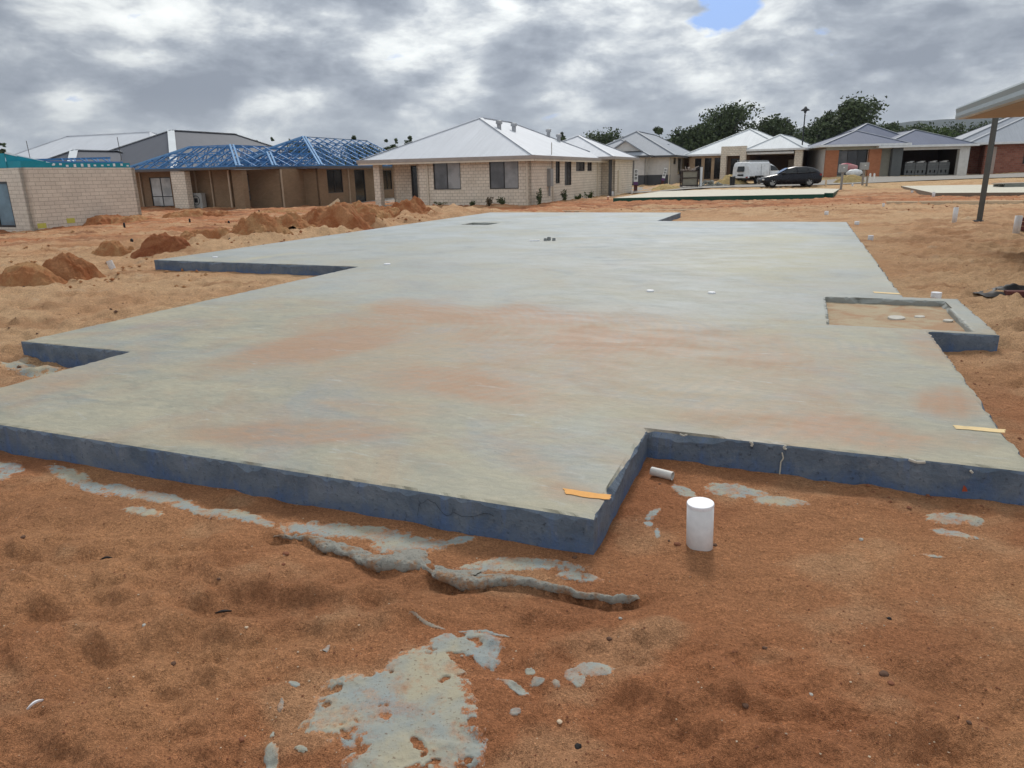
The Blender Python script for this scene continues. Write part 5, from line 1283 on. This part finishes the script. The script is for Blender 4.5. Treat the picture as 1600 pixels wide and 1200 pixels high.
TREES = [(1140, 96, 162, 150, 'largest rounded gum tree above the white roofed house', 'gum', None), (1100, 60, 192, 146, 'gum tree crown filling in left of the largest gum', 'gum', None), (1066, 50, 200, 150, 'bushy gum tree left of the white roofed house', 'gum', None),
         (1028, 34, 198, 140, 'thin wispy gum tree with pale limbs right of the gable house roof', 'open', None), (1048, 30, 216, 138, 'low sparse gum between the wispy and the bushy gum trees', 'open', None),
         (1216, 62, 181, 150, 'open crowned gum tree left of the street lamp', 'gum', None), (1192, 50, 192, 158, 'open gum tree right of the largest gum', 'open', None), (1278, 60, 194, 150, 'spreading gum just right of the street lamp', 'gum', None), (1250, 60, 205, 145, 'low dark gum directly behind the street lamp', 'gum', None),
         (1335, 90, 155, 145, 'large dark gum tree above the blue roofed house', 'gum', None), (1300, 60, 172, 150, 'tall gum on the left shoulder of the large dark gum', 'gum', None), (1358, 50, 196, 140, 'low gum on the right shoulder of the large dark gum', 'gum', None),
         (1398, 50, 189, 170, 'small round tree right of the large dark gum below the hill', 'dome', None), (1432, 60, 192, 175, 'dark bushy tree in the gap under the hill', 'dome', None), (1462, 80, 200, 160, 'bright green bushy tree below the hill', 'dome', M_leafg), (1500, 60, 192, 180, 'dark tree left of the veranda post', 'dome', None), (1540, 60, 190, 185, 'dark tree behind the veranda post', 'dome', None), (1580, 60, 186, 185, 'dark tree above the red brick house roof', 'dome', None), (1120, 90, 214, 150, 'low dark tree behind the white roof ridge', 'dome', None), (1175, 70, 215, 150, 'low dark tree right of the white roof peak', 'dome', None),
         (938, 66, 205, 165, 'broad domed tree behind the end of the cream house roof', 'dome', None), (880, 20, 207, 160, 'small dark round tree peeping over the cream house roof', 'small', None), (985, 70, 214, 180, 'distant low trees behind the gable house roof', 'dome', None),
         (640, 24, 214, 170, 'tree tip just left of the cream house roof slope', 'small', None), (618, 22, 217, 170, 'small tree tip above the end of the blue frame', 'small', None), (603, 14, 219, 172, 'tiny tree tip beside the blue frame ridge', 'small', None),
         (425, 14, 216, 180, 'tiny tree tip left of the blue frame peak', 'small', None), (552, 24, 213, 180, 'tree tip above the blue frame ridge', 'small', None), (4, 22, 223, 170, 'tree tip at the far left edge above the pale roof', 'small', None), (395, 60, 222, 180, 'low tree line seen through the blue roof frame', 'dome', None), (470, 90, 222, 185, 'tree behind the middle of the blue roof frame', 'dome', None), (575, 80, 224, 185, 'tree behind the right end of the blue roof frame', 'dome', None), (1075, 70, 208, 160, 'dark tree filling behind the bushy gum left of the white roof', 'dome', None), (1210, 90, 196, 165, 'broad tree behind the open crowned gum', 'dome', None), (1285, 80, 188, 165, 'broad tree between the lamp and the large dark gum', 'dome', None), (1385, 60, 192, 160, 'tree at the right foot of the large dark gum', 'dome', None), (1015, 50, 215, 165, 'low round tree at the left end of the tree belt', 'dome', None), (1415, 70, 197, 165, 'grey green tree under the left end of the hill', 'dome', None)]
for k, (a, b, c, d, lb, kd, mm) in enumerate(TREES): tree(a, b, c, d, lb, 100+k, mm, kd, 1.0 if kd != 'open' else .7, 'tree' if kd in ('dome', 'small') else 'gum_tree')
# far wood closing the horizon
rs = np.random.RandomState(4); V_ = []; F_ = []
for k in range(34000):
    xx = -230+640*rs.rand(); yy = 215+25*rs.rand(); hm = (8.2 if xx > 36 else 5.0)+3.0*float(_h(np.array([int(xx//7)]), np.array([3]), 5)[0]); zz = rs.rand()**.8*hm; sz = .5+.5*rs.rand()
    a1 = rs.normal(size=3); a1 /= np.linalg.norm(a1); a2 = np.cross(a1, rs.normal(size=3)); a2 /= np.linalg.norm(a2); p = np.array((xx, yy, zz))
    i = len(V_); V_ += [tuple(p+a1*sz), tuple(p+a2*sz*.7), tuple(p-a1*sz), tuple(p-a2*sz*.7)]; F_.append((i, i+1, i+2, i+3))
me = bpy.data.meshes.new('far_wood'); me.from_pydata(V_, [], F_); me.materials.append(M_leaf); o = bpy.data.objects.new('far_wood', me); C.objects.link(o); tag(o, 'distant low wood closing the horizon behind the houses', 'wood', kind='stuff')
# weeds against the cream house
def weed(px, py, hpx, lb, seed, wpx=14, m_=None):
    x, y, z = gp(px, py); dep = y*pc; Hh = hpx/CF*dep; Ww = wpx/CF*dep; rs = np.random.RandomState(seed)
    t = thing('weed', lb, 'plant', (x, y, z), 0, 'weeds growing along the house walls'); mb = MB(); V_ = []; F_ = []
    for k in range(7):
        a = rs.rand()*6.28; tip = Vector((math.cos(a)*Ww*.5*rs.rand(), math.sin(a)*Ww*.3*rs.rand(), Hh*(.5+.5*rs.rand()))); mb.tube([(0, 0, -.05), tip*.5+Vector((0, 0, .05)), tip], [.012, .008, .004], 4)
        for q in range(26):
            f = .15+.85*rs.rand(); p = np.array(tip)*f+rs.normal(size=3)*.05; sz = .05+.05*rs.rand(); a1 = rs.normal(size=3); a1 /= np.linalg.norm(a1); a2 = np.cross(a1, rs.normal(size=3)); a2 /= np.linalg.norm(a2)
            i = len(V_); V_ += [tuple(p+a1*sz), tuple(p+a2*sz*.4), tuple(p-a1*sz), tuple(p-a2*sz*.4)]; F_.append((i, i+1, i+2, i+3))
    mb.build('stem', mat('weed_stem', (.09, .08, .04), .9), t); me = bpy.data.meshes.new('leaves'); me.from_pydata(V_, [], F_); me.materials.append(m_ or M_leaf); o = bpy.data.objects.new('leaves', me); C.objects.link(o); o.parent = t
weed(843, 321, 24, 'tall thin weed on the side wall nearest the cream house corner', 1, 10); weed(882, 316, 18, 'dark leafy weed below the tall side window', 2, 14); weed(903, 311, 9, 'low weed between the two side wall downpipes', 3, 14, M_leafg); weed(921, 309, 12, 'bushy weed near the far end of the side wall', 4, 18, M_leafg)
weed(765, 325, 14, 'dry brown weed below the right front window', 5, 16, mat('dry_leaf', (.14, .11, .07), .9)); weed(785, 323, 10, 'dark weed right of the dry brown weed', 6, 18); weed(738, 323, 8, 'little dark weed between the front windows', 7, 10); weed(690, 323, 6, 'low green weed strip below the left front window', 8, 24, M_leafg)

# ================================================================== VEHICLES AND STREET THINGS
M_tyre = mat('tyre', (.015, .015, .016), .8); M_rim = mat('rim', (.30, .31, .32), .35, .5, .6); M_lamp = mat('headlamp', (.55, .57, .58), .15, .6); M_tail = mat('tail_lamp', (.25, .015, .012), .3)
def wheel(par, x, y, r=.33, w=.22, loc_z=None):
    o = None; mb = MB(); pr = [(r*.62, -w/2), (r*.95, -w/2), (r, -w/2+.03), (r, w/2-.03), (r*.95, w/2), (r*.62, w/2)]
    mb.lathe(pr, 24); ty_ = mb.build('wheel', M_tyre, par, True, loc=(x, y, r)); ty_.rotation_euler.x = math.radians(90)
    mb = MB(); mb.lathe([(r*.62, -w/2+.01), (r*.55, -w/2+.04), (r*.1, -w/2+.03), (.001, -w/2+.03)], 20); mb.lathe([(r*.62, w/2-.01), (r*.55, w/2-.04), (r*.1, w/2-.03), (.001, w/2-.03)], 20)
    for k in range(5):
        a = k*1.2566
        for s_ in (-1, 1): mb.bar((0, 0, s_*(w/2-.02)), (math.cos(a)*r*.58, math.sin(a)*r*.58, s_*(w/2-.02)), .06, .02)
    mb.build('rim', M_rim, ty_)
def loft(name, secs, m, par, smooth=True):
    """secs: list of rings (same count) of points"""
    V_ = []; F_ = []; n = len(secs[0])
    for s_ in secs: V_ += s_
    for k in range(len(secs)-1):
        for j in range(n-1): a = k*n+j; F_.append((a, a+1, a+1+n, a+n))
        F_.append((k*n+n-1, k*n, (k+1)*n, (k+1)*n+n-1))
    F_.append(tuple(reversed(range(n)))); F_.append(tuple((len(secs)-1)*n+j for j in range(n)))
    me = bpy.data.meshes.new(name); me.from_pydata(V_, [], F_); me.materials.append(m)
    bm = bmesh.new(); bm.from_mesh(me); bmesh.ops.recalc_face_normals(bm, faces=bm.faces); bm.to_mesh(me); bm.free()
    if smooth: me.polygons.foreach_set('use_smooth', [True]*len(me.polygons))
    o = bpy.data.objects.new(name, me); C.objects.link(o); o.parent = par; return o
# dark hatchback, front at +x
x, y, z = gp(1232, 292.0); ang = math.radians(172); zc = .15
px_, py_, _ = pY(1232, 292, 56.5)
car = thing('hatchback_car', 'black hatchback car parked side on behind the green edged slab', 'car', (px_, py_, pY(1232, 291.5, 56.5)[2]), ang)
def cring(x, zl, zb, wb, wl): # lower body ring
    return [(x, -wb*.80, zl), (x, -wb*.97, zl+.10), (x, -wb, zl+.32), (x, -wb*.97, zb-.08), (x, -wb*.90, zb), (x, 0, zb+.04), (x, wb*.90, zb), (x, wb*.97, zb-.08), (x, wb, zl+.32), (x, wb*.97, zl+.10), (x, wb*.80, zl)]
sec = [(2.20, .26, .50, .60), (2.12, .20, .62, .76), (1.9, .18, .72, .86), (1.4, .17, .82, .90), (.9, .17, .92, .90), (.3, .17, .95, .90), (-.8, .17, .97, .90), (-1.5, .18, 1.0, .89), (-1.95, .20, 1.02, .85), (-2.15, .28, .95, .78), (-2.2, .36, .72, .74)]
M_navy = mat('black_navy_paint', (.006, .007, .013), .3, .3)
body = loft('body', [cring(a, b, c, d, 0) for a, b, c, d in sec], M_navy, car)
def cab(x, zb, zt, wb, wt): return [(x, -wb, zb), (x, -wb*.96, zb+(zt-zb)*.4), (x, -wt, zt-.07), (x, -wt*.8, zt), (x, wt*.8, zt), (x, wt, zt-.07), (x, wb*.96, zb+(zt-zb)*.4), (x, wb, zb)]
cs = [(1.0, .88, .93, .84, .80), (.62, .90, 1.15, .84, .72), (.22, .9, 1.36, .84, .66), (-.3, .9, 1.46, .84, .64), (-1.0, .9, 1.45, .84, .64), (-1.55, .92, 1.36, .83, .62), (-1.85, .94, 1.22, .80, .64), (-2.08, .93, 1.0, .76, .70)]
loft('cabin', [cab(*c) for c in cs], M_navy, car)
M_cg = mat('car_glass', (.02, .024, .028), .12, .35)
for s_ in (-1, 1):
    for nm_, P in (('side_window', [(.62, .97), (.25, 1.28), (-.28, 1.37), (-.32, .99)]), ('side_window', [(-.40, .99), (-.36, 1.38), (-1.0, 1.37), (-1.25, 1.02)]), ('side_window', [(-1.33, 1.03), (-1.08, 1.36), (-1.45, 1.30), (-1.72, 1.08)])):
        mb = MB(); f = lambda zz: .862-(max(0, zz-.93))*.40
        mb.poly([(a, s_*(f(b)+.012), b) for a, b in P][::s_]); mb.build(nm_, M_cg, car)
mb = MB(); mb.poly([(1.02, -.70, .96), (1.02, .70, .96), (.26, .56, 1.37), (.26, -.56, 1.37)]); mb.build('windscreen', M_cg, car)
for wx_ in (1.38, -1.28):
    for s_ in (-1, 1): wheel(car, wx_, s_*.80)
    mb = MB()
for s_ in (-1, 1):
    mb = MB(); mb.box(1.98, 2.14, s_*.70-.13, s_*.70+.13, .50, .62); mb.build('headlight', M_lamp, car, bevel=.03)
    mb = MB(); mb.box(-2.16, -1.98, s_*.70-.12, s_*.70+.12, .78, .92); mb.build('tail_light', M_tail, car, bevel=.03)
    mb = MB(); mb.box(.52, .72, s_*.90-.09, s_*.90+.09, .95, 1.08); mb.build('mirror', M_navy, car, bevel=.03)
mb = MB(); mb.box(2.14, 2.215, -.55, .55, .26, .42); mb.build('grille', M_frame, car); mb = MB(); mb.box(2.05, 2.20, .55, .80, .24, .30); mb.box(2.05, 2.2, -.8, -.55, .24, .30); mb.build('bumper_trim', M_white, car)
# white utility with canopy
_p = pY(1186, 288, 66); ute = thing('white_ute', 'white utility vehicle with boxy canopy and roof rack parked by the garage', 'utility vehicle', (_p[0], _p[1], pY(1186, 287.5, 66)[2]), math.radians(32))
M_wp = mat('white_paint', (.72, .74, .76), .3, .5)
def tray(x, zb, zt, wb, wt): return [(x, -wb, zb), (x, -wb, zb+.35), (x, -wt-.02, zt-.12), (x, -wt+.08, zt), (x, wt-.08, zt), (x, wt+.02, zt-.12), (x, wb, zb+.35), (x, wb, zb)]
loft('canopy', [tray(-2.5, .72, 1.55, .9, .84), tray(-2.40, .70, 1.84, .93, .83), tray(-2.0, .70, 1.90, .93, .82), tray(.15, .70, 1.90, .93, .82), tray(.22, .72, 1.86, .91, .80)], M_wp, ute, False)
ub = loft('body', [cring(a, b, c, d, 0) for a, b, c, d in [(2.75, .35, .75, .72), (2.65, .3, .95, .84), (2.2, .3, 1.05, .9), (1.5, .3, 1.10, .9), (.3, .3, 1.1, .9)]], M_wp, ute)
loft('cabin', [cab(*c) for c in [(1.75, 1.02, 1.07, .82, .78), (1.1, 1.05, 1.55, .82, .70), (.7, 1.05, 1.72, .82, .66), (.25, 1.05, 1.72, .82, .66)]], M_wp, ute)
for s_ in (-1, 1):
    mb = MB(); mb.poly([(x_, s_*(.855-(max(0, z_-1.05))*.2), z_) for x_, z_ in ((1.45, 1.14), (1.0, 1.48), (.45, 1.60), (.38, 1.14))][::s_]); mb.build('side_window', M_cg, ute)
    for xx in (-1.0, .12): mb = MB(); mb.box(xx-.012, xx+.012, s_*.945-.006, s_*.945+.006, .8, 1.7); mb.build('seam', M_dgrey, ute)
mb = MB(); mb.poly([(1.70, -.68, 1.10), (1.70, .68, 1.10), (1.10, .60, 1.56), (1.10, -.60, 1.56)]); mb.build('windscreen', M_cg, ute)
mb = MB(); mb.box(-2.62, -2.50, -.38, .38, 1.08, 1.56); mb.v = [(a+(c-1.2)*.28+.02, b, c) for a, b, c in mb.v]; mb.build('rear_window', M_cg, ute, bevel=.05)
mb = MB(); mb.box(-2.58, -2.5, -.30, .30, .74, .86); mb.build('number_plate', M_frame, ute)
mb = MB(); mb.box(-2.62, -2.45, -.95, .95, .55, .70); mb.build('bumper', M_wp, ute, bevel=.03)
for s_ in (-1, 1): mb = MB(); mb.box(-2.64, -2.6, s_*.78-.12, s_*.78+.12, .57, .67); mb.build('tail_light', M_tail, ute)
mb = MB()
for yy in (-.6, -.2, .2, .6): mb.bar((-2.2, yy, 2.0), (.1, yy, 2.0), .03)
for xx in (-2.2, -1.4, -.6, .1): mb.bar((xx, -.7, 1.97), (xx, .7, 1.97), .04); mb.bar((xx, -.7, 1.88), (xx, -.7, 2.05), .03); mb.bar((xx, .7, 1.88), (xx, .7, 2.05), .03)
mb.build('roof_rack', mat('rack_grey', (.30, .31, .32), .5), ute)
mb = MB(); mb.box(-2.3, 2.3, -.45, .45, .42, .60); mb.build('chassis', M_frame, ute)
for wx_ in (1.95, -1.25):
    for s_ in (-1, 1): wheel(ute, wx_, s_*.80, .38, .25)
for s_ in (-1, 1): mb = MB(); mb.box(-1.75, -.75, s_*.93-.1, s_*.93+.02, .66, .74); mb.build('mudguard', M_frame, ute)

# street lamp
lp = pY(1259, 166, 74); t = thing('street_lamp', 'tall dark street lamp with bell shaped head rising between the garages', 'street lamp', (lp[0], 74, .4)); Hh = lp[2]-.4
mb = MB(); mb.lathe([(.11, 0), (.11, 1.0), (.07, 1.1), (.055, Hh-.9), (.09, Hh-.88), (.05, Hh-.8), (.05, Hh-.45)], 12); mb.build('pole', M_frame, t, True)
mb = MB(); mb.lathe([(.10, Hh-.62), (.14, Hh-.45), (.42, Hh-.40), (.36, Hh-.30), (.16, Hh-.18), (.10, Hh-.06), (.02, Hh), (.001, Hh)], 16); mb.build('lamp_head', M_frame, t, True)
# upright real-estate style signs: white top with dark blocks, coloured foot
def sign(px, yb, yt, lb, lean=0, seed=0, wpx=6):
    x, y, z = gp(px, yb); dep = y*pc; H_ = pY(px, yt, y)[2]-z; w = wpx/CF*dep
    t = thing('sign_board', lb, 'sign', (x, y, z), 0); t.rotation_euler.y = lean
    mb = MB(); mb.box(-w/2, w/2, 0, .03, H_*.42, H_); mb.build('panel', M_white, t)
    mb = MB(); mb.box(-w/2-.01, w/2+.01, .0, .04, H_*.28, H_*.42); mb.build('lower_panel', mat('purple_panel', (.12, .05, .16), .6), t)
    mb = MB(); mb.box(-w*.42, w*.42, .005, .05, -.2, H_*.28); mb.build('post', mat('maroon_post', (.10, .035, .03), .8), t)
    mb = MB(); n = 3
    for k in range(n):
        zc_ = H_*(.50+.155*k)+.05; mb.box(-w*.28, w*.28, -.004, -.001, zc_, zc_+H_*.10)
        mb.box(-w*.10, w*.12, -.008, -.0045, zc_+H_*.03, zc_+H_*.07, 1)
    mb.build('lettering', [M_frame, M_white], t)
sign(993, 299, 264, 'upright white sign board with dark marks left of the green edged slab', 0, 1, 6.5)
sign(1034, 289, 262, 'leaning narrow sign board against the corner of the gable house', math.radians(12), 2, 5)
# meter boxes on posts
for px, yb, yt, bw, bh, lb in ((1313, 303, 257, 12, 12, 'grey meter box on a post, left of the yellow sand pile'), (1347, 291, 254, 12.5, 11, 'grey meter box on a post, in front of the orange brick pier')):
    x, y, z = pY(px, yb, 50 if px < 1330 else 56); dep = y*pc; zt = pY(px, yt, y)[2]; w = bw/CF*dep; hb = bh/CF*dep
    t = thing('meter_post', lb, 'meter box', (x, y, z), 0, 'meter boxes on posts')
    mb = MB(); mb.box(-.06, .06, -.06, .06, -.3, zt-z-hb+.05); mb.build('post', mat('post_grey', (.26, .24, .22), .8), t)
    mb = MB(); mb.box(-w/2, w/2, -.14, .14, zt-z-hb, zt-z); o = mb.build('box', mat('meter_grey', (.30, .31, .31), .6), t, bevel=.02)
    mb = MB(); mb.box(-w*.08, w*.1, -.146, -.141, zt-z-hb*.45, zt-z-hb*.33); mb.build('latch', M_white, t)
# small stakes right of the meter box and bits of litter
for px, yb, yt, m_, lb in ((1289.5, 296, 281, M_lime, 'thin cream timber stake right of the black car'), (1354, 289, 275, mat('grey_timber', (.30, .26, .21), .9), 'grey timber stake right of the second meter box'), (1359.5, 276, 271, M_white, 'tiny white stake by the orange pier, left one'), (1366, 275.5, 271, M_white, 'tiny white stake by the grey entry pier, right one'),
                           (1331.5, 294, 287, M_white, 'small white stake in the rubble below the meter boxes, left'), (1337, 296, 291, M_white, 'small white stake in the rubble below the meter boxes, right')):
    x, y, z = pY(px, yb, 55); H_ = pY(px, yt, 55)[2]-z; mb = MB(); mb.box(-.06, .06, -.03, .03, -.3, H_-.03); mb.prism([(-.06, H_-.03), (.06, H_-.03), (0, H_+.02)], -.03, .03)
    tag(mb.build('stake', m_, loc=(x, y, z)), lb, 'stake', 'stakes and pegs near the meter boxes')
# rubbish cage
x, y, z = pY(1076, 291.5, 62); t = thing('rubbish_cage', 'wire rubbish cage piled with waste in front of the white roofed house', 'skip cage', (x, y, z), math.radians(-8)); 
mb = MB(); w, d, H_ = .56, .45, 1.25
w = 11.3/CF*62
for sx in (-1, 1):
    for sy in (-1, 1): mb.box(sx*w-.05, sx*w+.05, sy*d*1.6-.05, sy*d*1.6+.05, 0, H_)
for zz in (.1, .7, H_): mb.bar((-w, -.72, zz), (w, -.72, zz), .07); mb.bar((w, -.72, zz), (w, .72, zz), .07); mb.bar((-w, .72, zz), (w, .72, zz), .07); mb.bar((-w, -.72, zz), (-w, .72, zz), .07)
mb.build('frame', mat('cage_rust', (.05, .035, .03), .8), t)
mb = MB(); mb.box(-w+.04, w-.04, -.68, -.66, .14, .66); mb.box(-w+.04, w-.04, -.68, -.66, .74, H_-.04); mb.box(w-.05, w-.03, -.65, .65, .14, H_-.04); mb.build('mesh_panel', mat('cage_panel', (.27, .25, .20), .9), t)
mb = MB(); rs = np.random.RandomState(9)
for k in range(16):
    a = Vector((rs.rand()*1.2-.6, rs.rand()*.8-.4, H_+.1*rs.rand())); b = a+Vector((rs.rand()*.8-.2, rs.rand()*.4-.2, .35*rs.rand())); mb.bar(a, b, .05+.14*rs.rand(), .04)
mb.build('waste', mat('waste_mix', (.36, .30, .26), .8), t)
mb = MB(); mb.bar((.15, 0, H_), (.95, -.1, H_+.42), .16, .03); mb.bar((.35, .2, H_), (1.1, .1, H_+.36), .06, .03); mb.build('board', M_dgrey, t)
mb = MB(); mb.box(w+.15, w+.32, -.6, -.4, 0, 1.55); tag(mb.build('white_post', M_white, loc=(x, y, z)), 'pale upright post at the right side of the rubbish cage', 'post')
# rubble beside it, yellow sand piles, black bin, bags
t = thing('rubble_pile', 'grey concrete rubble pile right of the rubbish cage', 'rubble', pY(1108, 291, 63)); rs = np.random.RandomState(11); mb = MB()
for k in range(60):
    a = rs.normal()*.75; r = .08+.14*rs.rand(); cz = max(0, .45-.35*abs(a))*rs.rand(); b = Vector((a, rs.normal()*.4, cz)); e = Vector(rs.normal(size=3)); e.normalize(); mb.bar(b-e*r, b+e*r, r*1.2, r*.8)
mb.build('chunks', mat('rubble_grey', (.30, .30, .27), .9), t)
mound(1046, 297, 50, 10, M_myel, 'yellow sand pile left of the rubbish cage', 31, grp='yellow sand piles by the far houses')
mound(1146, 289, 50, 17, M_myel, 'yellow sand pile behind the white utility vehicle', 32, grp='yellow sand piles by the far houses')
mound(1334, 286, 44, 14, M_myel, 'yellow sand pile below the meter boxes', 33, grp='yellow sand piles by the far houses')
x, y, z = pY(1144, 289.5, 60); mb = MB(); mb.lathe([(.001, 0), (.20, 0), (.23, .68), (.20, .68), (.19, .62), (.001, .62)], 16); tag(mb.build('black_bin', M_frame, loc=(x, y, z)), 'small black bin left of the white utility vehicle', 'bin')
for k, (px, py, r, m_, lb) in enumerate(((1335, 270, .55, M_white, 'white sack lying on the yellow sand pile'), (1327, 262, .55, mat('pink_sack', (.42, .20, .20), .8), 'pinkish sack behind the white sack'), (1322, 259.5, .5, mat('crimson_wrap', (.32, .03, .06), .6), 'crimson wrapped bundle on top of the sacks'))):
    bm = bmesh.new(); bmesh.ops.create_icosphere(bm, subdivisions=3, radius=1); rs = np.random.RandomState(k+60)
    for v in bm.verts:
        c = v.co; q = 1+.3*float(fbm(c.x*1.7+k*9, c.y*1.7+c.z, k+3, 3)); v.co = Vector((c.x*r*1.2*q, c.y*r*.6*q, c.z*r*.5*q))
    me = bpy.data.meshes.new('sack'); bm.to_mesh(me); bm.free(); me.materials.append(m_); me.polygons.foreach_set('use_smooth', [True]*len(me.polygons)); o = bpy.data.objects.new('sack', me); C.objects.link(o); o.location = pY(px, py, 62+k*.7); tag(o, lb, 'sack', 'sacks on the sand pile')
# timber offcut on the long mound, black plastic and bricks at right, pallet of edging at the far right
x, y, z = gp(524, 345); mb = MB(); mb.bar((-.22, 0, 0), (.25, .1, .32), .22, .12); tag(mb.build('timber_offcut', M_lime, loc=(x, y-.3, z+.42), bevel=.01), 'pale block offcut lying on the long mound before the brown house', 'offcut')
x, y, z = gp(1588, 460); us_ = np.linspace(-.45, .6, 40); vs_ = np.linspace(-.22, .22, 20); U_, V2 = np.meshgrid(us_, vs_)
Zp = .02+np.clip(.09*(1-np.abs(V2)/.22)*(1+1.2*fbm(U_/.16, V2/.12, 4, 3)), 0, 1)*(1-np.clip(np.abs(U_-.1)/.6, 0, 1)**3)
tag(grid('plastic_sheet', x+U_, y+V2+.1, z+Zp, mat('black_plastic', (.014, .014, .016), .6, .25)), 'crumpled black plastic sheet on sand at the right edge', 'plastic sheet')
for k, (dx, dy, a, lb) in enumerate(((.12, -.28, .3, 'dark red brick lying beside the black plastic, nearer the camera'), (.0, -.12, -.2, 'dark red paver half under the black plastic'))):
    mb = MB(); mb.box(-.2, .2, -.055, .055, 0, .075); tag(mb.build('brick', mat('maroon_brick', (.13, .045, .04), .9), loc=(x+dx, y+dy, z-.01+k*.02), rot=a, bevel=.006), lb, 'brick', 'bricks at the right edge')
x, y, z = gp(1601, 364); mb = MB()
for k in range(3): mb.box(-.06, .35, -.12, .12, k*.1, k*.1+.085)
tag(mb.build('brick_stack', mat('maroon_brick', (.13, .045, .04), .9), loc=(x, y, z)), 'small dark brick stack cut by the right edge beside the tall pipe', 'brick stack')
x, y, z = pY(1590, 284, 46); t = thing('timber_pallet', 'flat grey pallet with sheets lying on the far right slab', 'pallet', (x, y, .17)); mb = MB()
for k in range(7): mb.box(-1.1, 1.6, -.6+k*.18, -.48+k*.18, .12, .16)
for yy in (-.55, 0, .5): mb.box(-1.1, 1.6, yy, yy+.1, 0, .12)
mb.build('slats', mat('pallet_grey', (.26, .27, .25), .8), t); mb = MB(); mb.box(-1.3, 1.2, -.5, .5, .19, .23); mb.build('sheet', M_conc, t)
# ------------------------------------------------------------------ haze
hz = MB(); hz.box(-2600, 4200, -400, 4200, -60, 230); 
mh = bpy.data.materials.new('haze_air'); mh.use_nodes = True; n_ = mh.node_tree.nodes; n_.clear(); vol = n_.new('ShaderNodeVolumePrincipled'); vol.inputs['Color'].default_value = (.72, .80, .95, 1); vol.inputs['Density'].default_value = .00010; ou = n_.new('ShaderNodeOutputMaterial'); mh.node_tree.links.new(vol.outputs[0], ou.inputs['Volume'])
ho = hz.build('haze', mh); ho['kind'] = 'stuff'; ho['label'] = 'thin pale haze in the air'; ho['category'] = 'haze'
